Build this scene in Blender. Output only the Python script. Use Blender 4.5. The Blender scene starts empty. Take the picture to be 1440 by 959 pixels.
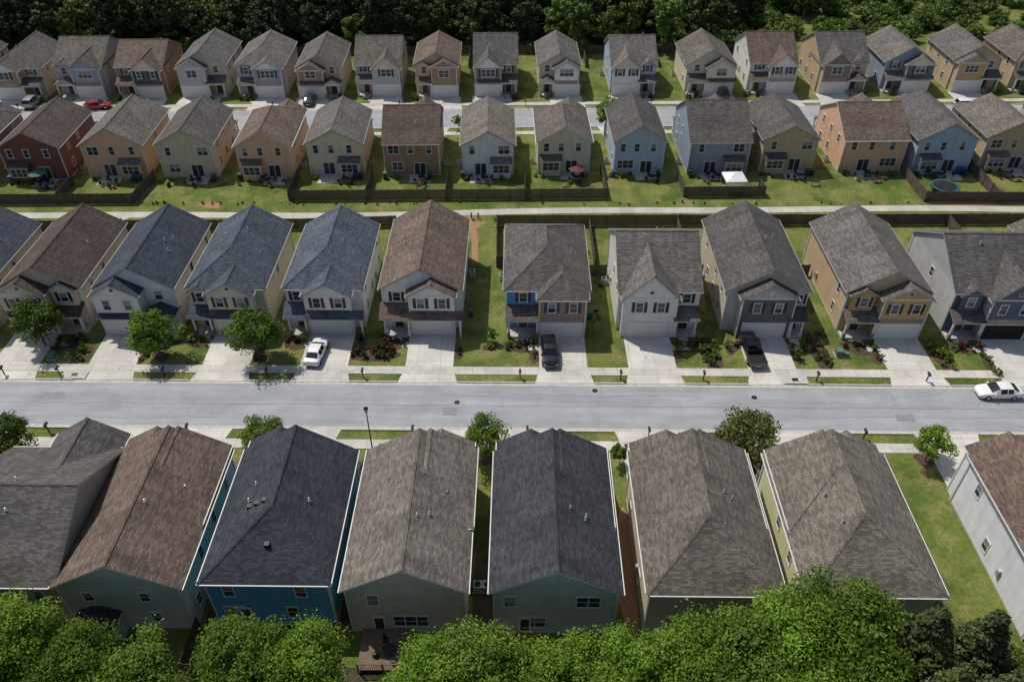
import bpy, math, random
import numpy as np
from mathutils import Vector
random.seed(7); np.random.seed(7)
scene=bpy.context.scene
COL=scene.collection
R=random.Random(11)

# ------------------------------------------------------------ materials
MATS={}
def newmat(name):
    m=bpy.data.materials.new(name); m.use_nodes=True
    nt=m.node_tree; b=nt.nodes['Principled BSDF']; return m,nt,b
def N(nt,t,**kw):
    n=nt.nodes.new(t)
    for k,v in kw.items(): setattr(n,k,v)
    return n
def L(nt,a,b): nt.links.new(a,b)
def coord(nt,kind='UV',scale=(1,1,1),rot=(0,0,0)):
    tc=N(nt,'ShaderNodeTexCoord'); mp=N(nt,'ShaderNodeMapping')
    mp.inputs['Scale'].default_value=scale; mp.inputs['Rotation'].default_value=rot
    L(nt,tc.outputs[kind],mp.inputs['Vector']); return mp.outputs['Vector']
def noise(nt,vec,scale,detail=3,rough=.55):
    n=N(nt,'ShaderNodeTexNoise'); n.inputs['Scale'].default_value=scale
    n.inputs['Detail'].default_value=detail; n.inputs['Roughness'].default_value=rough
    L(nt,vec,n.inputs['Vector']); return n.outputs['Fac']
def rng(nt,val,a,b,c,d):
    n=N(nt,'ShaderNodeMapRange'); L(nt,val,n.inputs[0])
    for i,x in enumerate((a,b,c,d)): n.inputs[i+1].default_value=x
    return n.outputs[0]
def mix(nt,fac,c1,c2,mode='MIX'):
    n=N(nt,'ShaderNodeMixRGB',blend_type=mode)
    for s,v in ((0,fac),(1,c1),(2,c2)):
        if hasattr(v,'is_linked'): L(nt,v,n.inputs[s])
        elif isinstance(v,(int,float)) : n.inputs[s].default_value = v if s==0 else (v,v,v,1)
        else: n.inputs[s].default_value=(*v[:3],1)
    return n.outputs[0]
def bump(nt,b,h,strength=.4,dist=.02):
    n=N(nt,'ShaderNodeBump'); n.inputs['Strength'].default_value=strength; n.inputs['Distance'].default_value=dist
    L(nt,h,n.inputs['Height']); L(nt,n.outputs[0],b.inputs['Normal'])

def m_plain(name,c,rough=.6,metal=0,var=.15,nscale=3):
    if name in MATS: return MATS[name]
    m,nt,b=newmat(name)
    v=noise(nt,coord(nt,'Object'),nscale,2)
    f=rng(nt,v,.3,.7,1-var,1+var)
    L(nt,mix(nt,1,c,f,'MULTIPLY'),b.inputs['Base Color'])
    b.inputs['Roughness'].default_value=rough; b.inputs['Metallic'].default_value=metal
    MATS[name]=m; return m
def m_roof(name,c):
    if name in MATS: return MATS[name]
    m,nt,b=newmat(name)
    uv=coord(nt,'UV')
    br=N(nt,'ShaderNodeTexBrick'); L(nt,uv,br.inputs['Vector'])
    br.inputs['Scale'].default_value=1; br.inputs['Brick Width'].default_value=.5; br.inputs['Row Height'].default_value=.18
    br.inputs['Mortar Size'].default_value=.012; br.inputs['Bias'].default_value=-.1
    br.inputs['Color1'].default_value=(.74,.74,.74,1); br.inputs['Color2'].default_value=(1.46,1.44,1.40,1); br.inputs['Mortar'].default_value=(.52,.52,.52,1)
    base=mix(nt,1,c,br.outputs['Color'],'MULTIPLY')
    oi=N(nt,'ShaderNodeObjectInfo')
    st=noise(nt,coord(nt,'UV',(1.1,.12,1)),1.3,3)
    base=mix(nt,1,base,rng(nt,st,.3,.7,.80,1.18),'MULTIPLY')
    bl=noise(nt,coord(nt,'Object'),.28,2)
    base=mix(nt,1,base,rng(nt,bl,.3,.7,.80,1.2),'MULTIPLY')
    fn=noise(nt,uv,7,2,.8)
    base=mix(nt,1,base,rng(nt,fn,.3,.7,.68,1.34),'MULTIPLY')
    base=mix(nt,1,base,rng(nt,oi.outputs['Random'],0,1,.80,1.18),'MULTIPLY')
    L(nt,base,b.inputs['Base Color']); b.inputs['Roughness'].default_value=.88
    b.inputs['Specular IOR Level'].default_value=.25
    bump(nt,b,br.outputs['Color'],.35,.03)
    MATS[name]=m; return m
def m_siding(name,c,lap=.19,vert=False):
    if name in MATS: return MATS[name]
    m,nt,b=newmat(name)
    tc=N(nt,'ShaderNodeTexCoord'); sp=N(nt,'ShaderNodeSeparateXYZ'); L(nt,tc.outputs['UV'],sp.inputs[0])
    d=N(nt,'ShaderNodeMath',operation='DIVIDE'); L(nt,sp.outputs[0 if vert else 1],d.inputs[0]); d.inputs[1].default_value=.4 if vert else lap
    fr=N(nt,'ShaderNodeMath',operation='FRACT'); L(nt,d.outputs[0],fr.inputs[0])
    h=rng(nt,fr.outputs[0],0,.12 if vert else 1,1,0)
    lap_shade=rng(nt,fr.outputs[0],0,.14,.84,1)  # thin shadow line at each board edge, put into the siding colour
    v=noise(nt,coord(nt,'Object'),.9,3)
    base=mix(nt,1,c,rng(nt,v,.3,.7,.90,1.06),'MULTIPLY')
    base=mix(nt,1,base,lap_shade,'MULTIPLY')
    st=noise(nt,coord(nt,'UV',(1.5,.1,1)),1.5,2)
    base=mix(nt,1,base,rng(nt,st,.35,.65,.92,1.05),'MULTIPLY')
    L(nt,base,b.inputs['Base Color']); b.inputs['Roughness'].default_value=.55
    bump(nt,b,h,.5,.03)
    MATS[name]=m; return m
def m_brick(name,c1,c2,mort=(.35,.32,.28),bw=.24,rh=.085):
    if name in MATS: return MATS[name]
    m,nt,b=newmat(name)
    br=N(nt,'ShaderNodeTexBrick'); L(nt,coord(nt,'UV'),br.inputs['Vector'])
    br.inputs['Scale'].default_value=1; br.inputs['Brick Width'].default_value=bw; br.inputs['Row Height'].default_value=rh
    br.inputs['Mortar Size'].default_value=.01
    br.inputs['Color1'].default_value=(*c1,1); br.inputs['Color2'].default_value=(*c2,1); br.inputs['Mortar'].default_value=(*mort,1)
    v=noise(nt,coord(nt,'UV'),5,3)
    L(nt,mix(nt,1,br.outputs['Color'],rng(nt,v,.3,.7,.6,1.4),'MULTIPLY'),b.inputs['Base Color'])
    b.inputs['Roughness'].default_value=.85; bump(nt,b,br.outputs['Fac'],-.4,.01)
    MATS[name]=m; return m
def m_grass():
    m,nt,b=newmat('mown_grass')
    o=coord(nt,'Object')
    a=noise(nt,o,.05,3); c=noise(nt,o,.32,5,.62); d=noise(nt,o,2.6,4,.75); e=noise(nt,o,18,2,.7)
    base=mix(nt,rng(nt,a,.38,.62,0,1),(.098,.145,.028),(.170,.190,.050))
    base=mix(nt,rng(nt,c,.46,.68,0,.85),base,(.255,.225,.090))
    base=mix(nt,rng(nt,noise(nt,coord(nt,'Object',(1,1,1),(0,0,.5)),.25,4),.48,.64,0,.75),base,(.060,.098,.020))
    base=mix(nt,1,base,rng(nt,d,.3,.7,.62,1.38),'MULTIPLY')
    base=mix(nt,1,base,rng(nt,e,.3,.7,.65,1.35),'MULTIPLY')
    sp=noise(nt,coord(nt,'Object',(1,1,1),(0,0,1)),.5,6,.72)
    base=mix(nt,rng(nt,sp,.59,.69,0,.8),base,(.30,.215,.115))
    L(nt,base,b.inputs['Base Color']); b.inputs['Roughness'].default_value=.9; b.inputs['Specular IOR Level'].default_value=.15
    bump(nt,b,e,.8,.08)
    return m
def m_soil(name,c,c2):
    if name in MATS: return MATS[name]
    m,nt,b=newmat(name); o=coord(nt,'Object')
    base=mix(nt,rng(nt,noise(nt,o,1.2,4,.65),.35,.65,0,1),c,c2)
    base=mix(nt,1,base,rng(nt,noise(nt,o,14,2,.7),.3,.7,.6,1.4),'MULTIPLY')
    L(nt,base,b.inputs['Base Color']); b.inputs['Roughness'].default_value=.95
    bump(nt,b,noise(nt,o,9,3,.7),.8,.08); MATS[name]=m; return m
def m_road():
    m,nt,b=newmat('worn_asphalt'); o=coord(nt,'Object')
    base=mix(nt,rng(nt,noise(nt,coord(nt,'Object',(.06,.8,1)),1,4),.35,.65,0,1),(.265,.276,.292),(.330,.340,.355))
    base=mix(nt,1,base,rng(nt,noise(nt,o,.3,5,.65),.3,.7,.85,1.13),'MULTIPLY')
    base=mix(nt,1,base,rng(nt,noise(nt,o,22,2,.8),.3,.7,.84,1.16),'MULTIPLY')
    vo=N(nt,'ShaderNodeTexVoronoi',feature='DISTANCE_TO_EDGE'); vo.inputs['Scale'].default_value=.16
    wob=N(nt,'ShaderNodeTexNoise'); wob.inputs['Scale'].default_value=.7; wob.inputs['Detail'].default_value=4; L(nt,o,wob.inputs['Vector'])
    ad=N(nt,'ShaderNodeVectorMath',operation='MULTIPLY_ADD'); L(nt,wob.outputs['Color'],ad.inputs[0]); ad.inputs[1].default_value=(2.5,2.5,0); L(nt,o,ad.inputs[2])
    L(nt,ad.outputs[0],vo.inputs['Vector'])
    ck=rng(nt,vo.outputs['Distance'],.0,.007,.45,0)
    gate=rng(nt,noise(nt,o,.09,2),.5,.56,0,1)
    mm=N(nt,'ShaderNodeMath',operation='MULTIPLY'); L(nt,ck,mm.inputs[0]); L(nt,gate,mm.inputs[1])
    base=mix(nt,mm.outputs[0],base,(.12,.12,.125))
    L(nt,base,b.inputs['Base Color']); b.inputs['Roughness'].default_value=.9
    bump(nt,b,noise(nt,o,25,2),.3,.01); return m
def m_conc(name,c,jx=3.0,jy=3.0,off=0):
    if name in MATS: return MATS[name]
    m,nt,b=newmat(name); o=coord(nt,'Object')
    br=N(nt,'ShaderNodeTexBrick'); L(nt,o,br.inputs['Vector']); br.offset=off
    br.inputs['Scale'].default_value=1; br.inputs['Brick Width'].default_value=jx; br.inputs['Row Height'].default_value=jy
    br.inputs['Mortar Size'].default_value=.022; br.inputs['Mortar Smooth'].default_value=.3
    br.inputs['Color1'].default_value=(.9,.9,.9,1); br.inputs['Color2'].default_value=(1.07,1.06,1.04,1); br.inputs['Mortar'].default_value=(.55,.54,.52,1)
    base=mix(nt,1,c,br.outputs['Color'],'MULTIPLY')
    base=mix(nt,1,base,rng(nt,noise(nt,o,.25,4,.65),.3,.7,.80,1.13),'MULTIPLY')
    base=mix(nt,1,base,rng(nt,noise(nt,o,6,3,.7),.3,.7,.9,1.1),'MULTIPLY')
    base=mix(nt,rng(nt,noise(nt,coord(nt,'Object',(1.2,.5,1)),1.1,4,.6),.6,.78,0,.55),base,(.25,.22,.185))
    L(nt,base,b.inputs['Base Color']); b.inputs['Roughness'].default_value=.85
    MATS[name]=m; return m
def m_leaf(name,dark,light,trans=.3):
    if name in MATS: return MATS[name]
    m,nt,b=newmat(name)
    tc=N(nt,'ShaderNodeTexCoord'); sp=N(nt,'ShaderNodeSeparateXYZ'); L(nt,tc.outputs['UV'],sp.inputs[0])
    oi=N(nt,'ShaderNodeObjectInfo')
    f=N(nt,'ShaderNodeMath',operation='MULTIPLY_ADD'); L(nt,sp.outputs[1],f.inputs[0]); f.inputs[1].default_value=.5
    h=N(nt,'ShaderNodeMath',operation='MULTIPLY'); L(nt,sp.outputs[0],h.inputs[0]); h.inputs[1].default_value=.5
    L(nt,h.outputs[0],f.inputs[2])
    base=mix(nt,f.outputs[0],dark,light)
    base=mix(nt,1,base,rng(nt,oi.outputs['Random'],0,1,.65,1.25),'MULTIPLY')
    L(nt,base,b.inputs['Base Color']); b.inputs['Roughness'].default_value=.6; b.inputs['Specular IOR Level'].default_value=.2
    if trans>0:
        tr=N(nt,'ShaderNodeBsdfTranslucent'); L(nt,mix(nt,1,base,(1.3,1.5,.5),'MULTIPLY'),tr.inputs['Color'])
        ms=N(nt,'ShaderNodeMixShader'); ms.inputs[0].default_value=trans
        L(nt,b.outputs[0],ms.inputs[1]); L(nt,tr.outputs[0],ms.inputs[2]); L(nt,ms.outputs[0],nt.nodes['Material Output'].inputs['Surface'])
    MATS[name]=m; return m
def m_gloss(name,c,rough=.1,coat=0,metal=0):
    if name in MATS: return MATS[name]
    m,nt,b=newmat(name); b.inputs['Base Color'].default_value=(*c,1); b.inputs['Roughness'].default_value=rough
    b.inputs['Coat Weight'].default_value=coat; b.inputs['Metallic'].default_value=metal
    MATS[name]=m; return m

GRASS=m_grass(); ROAD=m_road()
CONC=m_conc('driveway_concrete',(.55,.53,.49),2.75,3.0)
WALK=m_conc('sidewalk_concrete',(.50,.48,.44),1.5,1.5)
CURB=m_plain('curb_concrete',(.44,.42,.385),.85,0,.15,1.5)
PATCH=m_plain('asphalt_patch',(.225,.235,.248),.9,0,.12,2)
SEAM=m_plain('tar_seam',(.13,.133,.14),.8,0,.1,2)
TRIM=m_plain('white_trim',(.62,.61,.58),.5,0,.06)
RTRIM=m_plain('roof_edge_trim',(.32,.31,.29),.5,0,.08)
GLASS=m_gloss('window_glass',(.03,.038,.045),.08)
BLIND=m_plain('window_blind',(.20,.21,.21),.25,0,.1)
DOORW=m_plain('garage_door_paint',(.66,.65,.61),.5,0,.05)
BLACK=m_plain('black_and_painted_shade',(.012,.012,.012),.9)  # plain black parts, plus painted shade filling the open garage doorway
VENT=m_plain('vent_metal',(.50,.51,.52),.35,.5,.1)
DARKM=m_plain('dark_metal',(.02,.02,.022),.5,.3,.1)
WOODF=m_soil('weathered_fence_wood',(.075,.055,.042),(.130,.100,.075))
DECK=m_soil('deck_wood',(.16,.11,.075),(.22,.165,.12))
MULCH=m_soil('mulch',(.055,.032,.022),(.095,.058,.038))
REDSOIL=m_soil('red_clay',(.36,.17,.085),(.28,.18,.11))
LITTER=m_soil('leaf_litter',(.07,.06,.035),(.12,.10,.06))
FLOOR=m_soil('forest_litter',(.04,.042,.02),(.07,.065,.035))
BARK=m_soil('bark',(.09,.07,.05),(.14,.115,.09))
PALEBARK=m_soil('pale_bark',(.20,.18,.15),(.30,.27,.23))
BRICKR=m_brick('red_brown_brick',(.20,.115,.085),(.30,.20,.155))
BRICKD=m_brick('dark_brick',(.12,.065,.05),(.19,.12,.095))
STONE=m_brick('field_stone',(.22,.19,.15),(.38,.33,.27),bw=.5,rh=.28)
def roofc(k):
    C=dict(brown=(.125,.094,.076),dkbrown=(.078,.060,.051),navy=(.036,.040,.051),tan=(.142,.126,.108),slate=(.057,.059,.069),
        wea=(.136,.121,.102),blue=(.068,.083,.103),dkblue=(.046,.057,.076),grey=(.117,.107,.100),grey2=(.100,.093,.090),redbr=(.122,.087,.070))
    return m_roof('shingle_'+k,C[k])
def sid(k,vert=False):
    C=dict(white=(.69,.68,.65),cream=(.63,.55,.40),beige=(.53,.46,.35),tan=(.51,.38,.24),peach=(.64,.40,.26),grey=(.42,.43,.43),
        ltblue=(.39,.47,.57),teal=(.07,.30,.48),dkgrey=(.10,.105,.115),brown=(.32,.20,.125),mustard=(.44,.30,.12),greyblue=(.25,.30,.37),
        sage=(.45,.49,.43),lime=(.60,.61,.36),maroon=(.18,.055,.047),navy=(.07,.095,.145),blue=(.07,.25,.45),lilac=(.68,.68,.72),taupe=(.41,.36,.29))
    return m_siding('siding_'+k+('_batten' if vert else ''),C[k],vert=vert)

# ------------------------------------------------------------ mesh builder
class MB:
    def __init__(s): s.v=[];s.f=[];s.m=[];s.mats=[]
    def mi(s,mat):
        if mat not in s.mats: s.mats.append(mat)
        return s.mats.index(mat)
    def face(s,pts,mat):
        i=len(s.v); s.v.extend(pts); s.f.append(tuple(range(i,i+len(pts)))); s.m.append(s.mi(mat))
    def box(s,x0,x1,y0,y1,z0,z1,mat,F=None,top=True):
        if F is None: F=lambda a,b,c:(a,b,c)
        P=[F(x0,y0,z0),F(x1,y0,z0),F(x1,y1,z0),F(x0,y1,z0),F(x0,y0,z1),F(x1,y0,z1),F(x1,y1,z1),F(x0,y1,z1)]
        i=len(s.v); s.v.extend(P); k=s.mi(mat)
        fs=[(0,1,5,4),(1,2,6,5),(2,3,7,6),(3,0,4,7),(0,3,2,1)]
        if top: fs.append((4,5,6,7))
        for f in fs: s.f.append(tuple(i+j for j in f)); s.m.append(k)
    def cyl(s,c,r,z0,z1,mat,n=10,r2=None):
        r2=r if r2 is None else r2
        a=[2*math.pi*j/n for j in range(n)]
        lo=[(c[0]+r*math.cos(t),c[1]+r*math.sin(t),z0) for t in a]; hi=[(c[0]+r2*math.cos(t),c[1]+r2*math.sin(t),z1) for t in a]
        for j in range(n):
            k=(j+1)%n; s.face([lo[j],lo[k],hi[k],hi[j]],mat)
        s.face(hi,mat); s.face(lo[::-1],mat)
    def build(s,name,parent=None,loc=(0,0,0),rz=0,smooth=False):
        if not s.f: return None
        me=bpy.data.meshes.new(name); me.from_pydata(s.v,[],s.f)
        for m in s.mats: me.materials.append(m)
        me.polygons.foreach_set('material_index',s.m)
        uv=me.uv_layers.new(name='UVMap'); out=[]
        for f in s.f:
            P=[s.v[i] for i in f]; n=Vector((0,0,0))
            for a in range(len(P)):
                p=P[a];q=P[(a+1)%len(P)]
                n.x+=(p[1]-q[1])*(p[2]+q[2]); n.y+=(p[2]-q[2])*(p[0]+q[0]); n.z+=(p[0]-q[0])*(p[1]+q[1])
            if n.length<1e-9: n=Vector((0,0,1))
            n.normalize()
            if n.z<0: n=-n
            u=Vector((-n.y,n.x,0))
            u=Vector((1,0,0)) if u.length<.05 else u.normalized()
            w=n.cross(u)
            for p in P: out+= [p[0]*u.x+p[1]*u.y+p[2]*u.z, p[0]*w.x+p[1]*w.y+p[2]*w.z]
        uv.data.foreach_set('uv',out)
        if smooth: me.polygons.foreach_set('use_smooth',[True]*len(s.f))
        me.update()
        o=bpy.data.objects.new(name,me); COL.objects.link(o)
        if parent is not None: o.parent=parent
        else: o.location=loc; o.rotation_euler=(0,0,rz)
        return o
def empty(name,loc=(0,0,0),rz=0):
    e=bpy.data.objects.new(name,None); e.empty_display_size=.5; COL.objects.link(e); e.location=loc; e.rotation_euler=(0,0,rz); return e

# ------------------------------------------------------------ roofs
def cap(mb,p,q,mat,w=.17):
    d=Vector(q)-Vector(p); s=Vector((-d.y,d.x,0)).normalized()*w
    a=Vector(p)+Vector((0,0,.045)); b=Vector(q)+Vector((0,0,.045)); dz=Vector((0,0,-.07))
    mb.face([a,b,b+s+dz,a+s+dz],mat); mb.face([a,b,b-s+dz,a-s+dz],mat)
def roof(rb,tb,wb,x0,x1,y0,y1,ze,p,axis,ends,rm,tm,wm,oh=.38,go=.28,t=.12,capm=None,gm=None):
    capm=capm or rm; gm=gm or wm
    if axis=='y': T=lambda a,b,z:(a,b,z); a0,a1,b0,b1=x0,x1,y0,y1
    else: T=lambda a,b,z:(b,a,z); a0,a1,b0,b1=y0,y1,x0,x1
    ac=(a0+a1)/2; half=(a1-a0)/2; A=half+oh; zl=ze-oh*p; zr=ze+half*p
    B0=b0-(oh if ends[0]=='hip' else go); B1=b1+(oh if ends[1]=='hip' else go)
    r0=B0+(A if ends[0]=='hip' else 0); r1=B1-(A if ends[1]=='hip' else 0)
    if r0>r1: r0=r1=(r0+r1)/2
    L_,R_=ac-A,ac+A
    rb.face([T(L_,B0,zl+t),T(L_,B1,zl+t),T(ac,r1,zr+t),T(ac,r0,zr+t)],rm)
    rb.face([T(R_,B0,zl+t),T(R_,B1,zl+t),T(ac,r1,zr+t),T(ac,r0,zr+t)],rm)
    tb.face([T(L_,B0,zl),T(L_,B1,zl),T(ac,r1,zr),T(ac,r0,zr)],tm)
    tb.face([T(R_,B0,zl),T(R_,B1,zl),T(ac,r1,zr),T(ac,r0,zr)],tm)
    for (B,r,b,e) in ((B0,r0,b0,ends[0]),(B1,r1,b1,ends[1])):
        if e=='hip':
            rb.face([T(L_,B,zl+t),T(ac,r,zr+t),T(R_,B,zl+t)],rm)
            tb.face([T(L_,B,zl),T(ac,r,zr),T(R_,B,zl)],tm)
            tb.face([T(L_,B,zl),T(R_,B,zl),T(R_,B,zl+t),T(L_,B,zl+t)],tm)
            cap(rb,T(L_,B,zl+t),T(ac,r,zr+t),capm); cap(rb,T(R_,B,zl+t),T(ac,r,zr+t),capm)
            sg=-1 if B==B0 else 1
            g0,g1=sorted((B,B+sg*.09))
            P0=T(L_,g0,0);P1=T(R_,g1,0)
            tb.box(min(P0[0],P1[0]),max(P0[0],P1[0]),min(P0[1],P1[1]),max(P0[1],P1[1]),zl+.0,zl+t-.02,tm)
        else:
            tb.face([T(L_,B,zl-.06),T(ac,B,zr-.06),T(ac,B,zr+t-.02),T(L_,B,zl+t-.02)],tm)
            tb.face([T(R_,B,zl-.06),T(ac,B,zr-.06),T(ac,B,zr+t-.02),T(R_,B,zl+t-.02)],tm)
            wb.face([T(a0,b,ze),T(a1,b,ze),T(ac,b,zr)],gm)
    for E,sg in ((L_,-1),(R_,1)):
        g0,g1=sorted((E,E+sg*.09)); P0=T(g0,B0,0);P1=T(g1,B1,0)
        tb.box(min(P0[0],P1[0]),max(P0[0],P1[0]),min(P0[1],P1[1]),max(P0[1],P1[1]),zl+.0,zl+t-.02,tm)
    cap(rb,T(ac,r0,zr+t),T(ac,r1,zr+t),capm)
    return zr
def shed(rb,tb,x0,x1,yw,yf,zh,zl,rm,tm,t=.12):
    rb.face([(x0,yw,zh+t),(x1,yw,zh+t),(x1,yf,zl+t),(x0,yf,zl+t)],rm)
    tb.face([(x0,yw,zh),(x1,yw,zh),(x1,yf,zl),(x0,yf,zl)],tm)
    tb.face([(x0,yf,zl),(x1,yf,zl),(x1,yf,zl+t-.01),(x0,yf,zl+t-.01)],tm)
    for x in (x0,x1): tb.face([(x,yw,zh),(x,yw,zh+t-.01),(x,yf,zl+t-.01),(x,yf,zl)],tm)

def fr(yf=None,yr=None,xl=None,xr=None):
    if yf is not None: return lambda u,d,z:(u,yf-d,z)
    if yr is not None: return lambda u,d,z:(u,yr+d,z)
    if xl is not None: return lambda u,d,z:(xl-d,u,z)
    return lambda u,d,z:(xr+d,u,z)
def win(mb,F,u,z,w=.9,h=1.5,tm=None,sh=None,n=1,rr=None):
    tm=tm or TRIM; rr=rr or R
    tot=w*n
    u0=u-tot/2;u1=u+tot/2
    g=GLASS if rr.random()<.72 else BLIND
    for i in range(n):
        a=u0+i*w; b=a+w
        mb.box(a+.03,b-.03,.004,.02,z+.03,z+h-.03,GLASS,F)
        if g is BLIND: mb.box(a+.09,b-.09,.004,.026,z+h*.5,z+h-.09,BLIND,F)
        mb.box(a+.06,b-.06,.004,.04,z+h*.5-.02,z+h*.5+.02,tm,F)
        if i>0: mb.box(a-.04,a+.04,.004,.052,z+.06,z+h-.06,tm,F)
    mb.box(u0-.05,u0+.05,.002,.055,z,z+h,tm,F); mb.box(u1-.05,u1+.05,.002,.055,z,z+h,tm,F)
    mb.box(u0-.07,u1+.07,.002,.062,z+h-.05,z+h+.06,tm,F); mb.box(u0-.07,u1+.07,.002,.08,z-.06,z+.05,tm,F)
    if sh is not None:
        for c in (u0-.27,u1+.27):
            mb.box(c-.18,c+.18,.002,.04,z-.03,z+h+.03,sh,F)
            for k in range(5): mb.box(c-.14,c+.14,.04,.052,z+.1+k*(h-.15)/5,z+.1+(k+.7)*(h-.15)/5,sh,F)
def garage(gb,F,u,w=4.9,h=2.2,mat=None,detail=True,open_=False,tm=None):
    mat=mat or DOORW; tm=tm or TRIM
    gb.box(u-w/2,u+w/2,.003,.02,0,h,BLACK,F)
    if not open_:
        for r in range(4):
            z0=.03+r*(h-.03)/4; z1=z0+(h-.03)/4-.025
            gb.box(u-w/2+.02,u+w/2-.02,.02,.05,z0,z1,mat,F)
            if detail:
                for c in range(8):
                    a=u-w/2+.1+c*(w-.2)/8
                    gb.box(a+.05,a+(w-.2)/8-.05,.05,.066,z0+.1,z1-.1,mat,F)
    gb.box(u-w/2-.14,u-w/2,.003,.075,0,h+.14,tm,F); gb.box(u+w/2,u+w/2+.14,.003,.075,0,h+.14,tm,F)
    gb.box(u-w/2,u+w/2,.003,.072,h,h+.14,tm,F)

HOUSES=[]
def house(name,X,Y,rz=0,W=9.6,D=14,ze=6.2,p=.58,main='gy',ends=('gable','gable'),rm='grey',side='white',front=None,tm=None,
          g=1,wing=None,proj=1.5,wingmat=None,lowmat=None,gablem=None,skirt=False,porch=True,sh=None,det=1,garx=None,gopen=False,
          wkind='gable',rear='std',jog=0,wz=0,w2=None,backroof=False,seed=0,porchhip=False,wtm=None,rtm=None,boxvents=False,pw=None):
    """front face at local y=0 (main body), facing -y"""
    rr=random.Random(seed*31+int(X*7)+int(Y))
    e=empty(name,(X,Y,0),rz)
    rm=roofc(rm) if isinstance(rm,str) else rm
    side=sid(side) if isinstance(side,str) else side
    front=front or side; front=sid(front) if isinstance(front,str) else front
    wingmat=wingmat or front; wingmat=sid(wingmat) if isinstance(wingmat,str) else wingmat
    lowmat=lowmat or wingmat; lowmat=sid(lowmat) if isinstance(lowmat,str) else lowmat
    gablem=gablem or wingmat; gablem=sid(gablem,True) if isinstance(gablem,str) else gablem
    tm=tm or TRIM; wtm=wtm or tm; rtm=rtm or RTRIM
    wb,rb,tb,nb,gb,pb=MB(),MB(),MB(),MB(),MB(),MB()
    x0,x1=-W/2,W/2
    wb.box(x0,x1,.012,D,-.2,ze,side,top=False)
    wb.face([(x0,0,-.2),(x1,0,-.2),(x1,0,ze),(x0,0,ze)],front)
    tb.box(x0-.02,x1+.02,-.02,D+.02,-.2,.18,CURB,top=True)
    for cx,cy in ((x0,0),(x1,0),(x0,D),(x1,D)):
        tb.box(cx-.06,cx+.06,cy-.06,cy+.06,.0,ze-.02,tm)
    ax='x' if main=='gx' else 'y'
    en=('hip','hip') if main=='hip' else ends
    zr=roof(rb,tb,wb,x0,x1,0,D,ze,p,ax,en,rm,rtm,side)
    a0,a1=wing if wing else ((-.9,W/2-.22) if g>0 else (-W/2+.22,.9))
    wzE=ze-.12+wz
    yb=6.0 if main!='gy' or en[0]=='hip' else 1.2
    pw=pw or (.85 if main=='gx' else p)
    wb.box(a0,a1,-proj+.012,.6,-.2,wzE,side,top=False)
    zs=3.0
    wb.face([(a0,-proj,-.2),(a1,-proj,-.2),(a1,-proj,zs),(a0,-proj,zs)],lowmat)
    wb.face([(a0,-proj,zs),(a1,-proj,zs),(a1,-proj,wzE),(a0,-proj,wzE)],wingmat)
    if main!='gy' or en[0]=='hip': wb.box(a0,a1,.6,3,wzE-.4,wzE,side,top=False)
    for cx in (a0,a1): tb.box(cx-.065,cx+.065,-proj-.065,-proj+.065,0,wzE-.02,tm)
    roof(rb,tb,wb,a0,a1,-proj,yb,wzE,pw,'y',(wkind,'gable'),rm,rtm,side,oh=.36,go=.28,gm=None)
    if wkind=='gable':
        ac=(a0+a1)/2; hw=(a1-a0)/2
        tb.face([(a0+.05,-proj-.012,wzE+.02),(a1-.05,-proj-.012,wzE+.02),(ac,-proj-.012,wzE+(hw)*pw-.02)],gablem)
        tb.box(a0,a1,-proj-.05,-proj-.014,wzE-.12,wzE+.06,tm)
        if det:
            tb.box(ac-.27,ac+.27,-proj-.05,-proj-.014,wzE+.5,wzE+1.0,tm)
            tb.box(ac-.2,ac+.2,-proj-.06,-proj-.05,wzE+.56,wzE+.94,GLASS if rr.random()<.4 else VENT)
    if w2:
        b0,b1,pj=w2
        wb.box(b0,b1,-pj+.012,.6,2.9,ze-.2,front,top=False)
        wb.face([(b0,-pj,2.9),(b1,-pj,2.9),(b1,-pj,ze-.2),(b0,-pj,ze-.2)],front)
        roof(rb,tb,wb,b0,b1,-pj,4.5 if main!='gy' or en[0]=='hip' else 1.0,ze-.2,.7 if main!='gy' else p,'y',('gable','gable'),rm,rtm,front,oh=.3,go=.25)
    Fw=fr(yf=-proj); Fm=fr(yf=0)
    gx=garx if garx is not None else (a0+a1)/2
    garage(gb,Fw,gx,mat=DOORW,detail=det>=1,open_=gopen,tm=tm)
    k=rr.choice([0,1,2]) if not det>=2 else 1
    cw=(a0+a1)/2
    uz=3.95 if skirt=='full' else 3.75
    if k==0: win(nb,Fw,cw,uz,.95,1.4,wtm,sh,2,rr)
    elif k==1:
        win(nb,Fw,cw-1.25,uz,.9,1.4,wtm,sh,1,rr); win(nb,Fw,cw+1.25,uz,.9,1.4,wtm,sh,1,rr)
    else: win(nb,Fw,cw,uz,.85,1.4,wtm,sh,3,rr)
    if skirt=='full':
        shed(rb,tb,a0-.02,x1+.35,-proj,-proj-.8,3.5,2.7,rm,rtm)
        pb.box(x1-.1,x1+.1,-proj-.7,-proj-.5,0,2.7,tm)
    elif skirt:
        shed(rb,tb,a0-.3,a1+.3,-proj,-proj-.6,3.2,2.7,rm,rtm)
    q0,q1=(x0+.1,a0) if a0-x0>x1-a1 else (a1,x1-.1)
    dq=(q0+q1)/2
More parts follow.
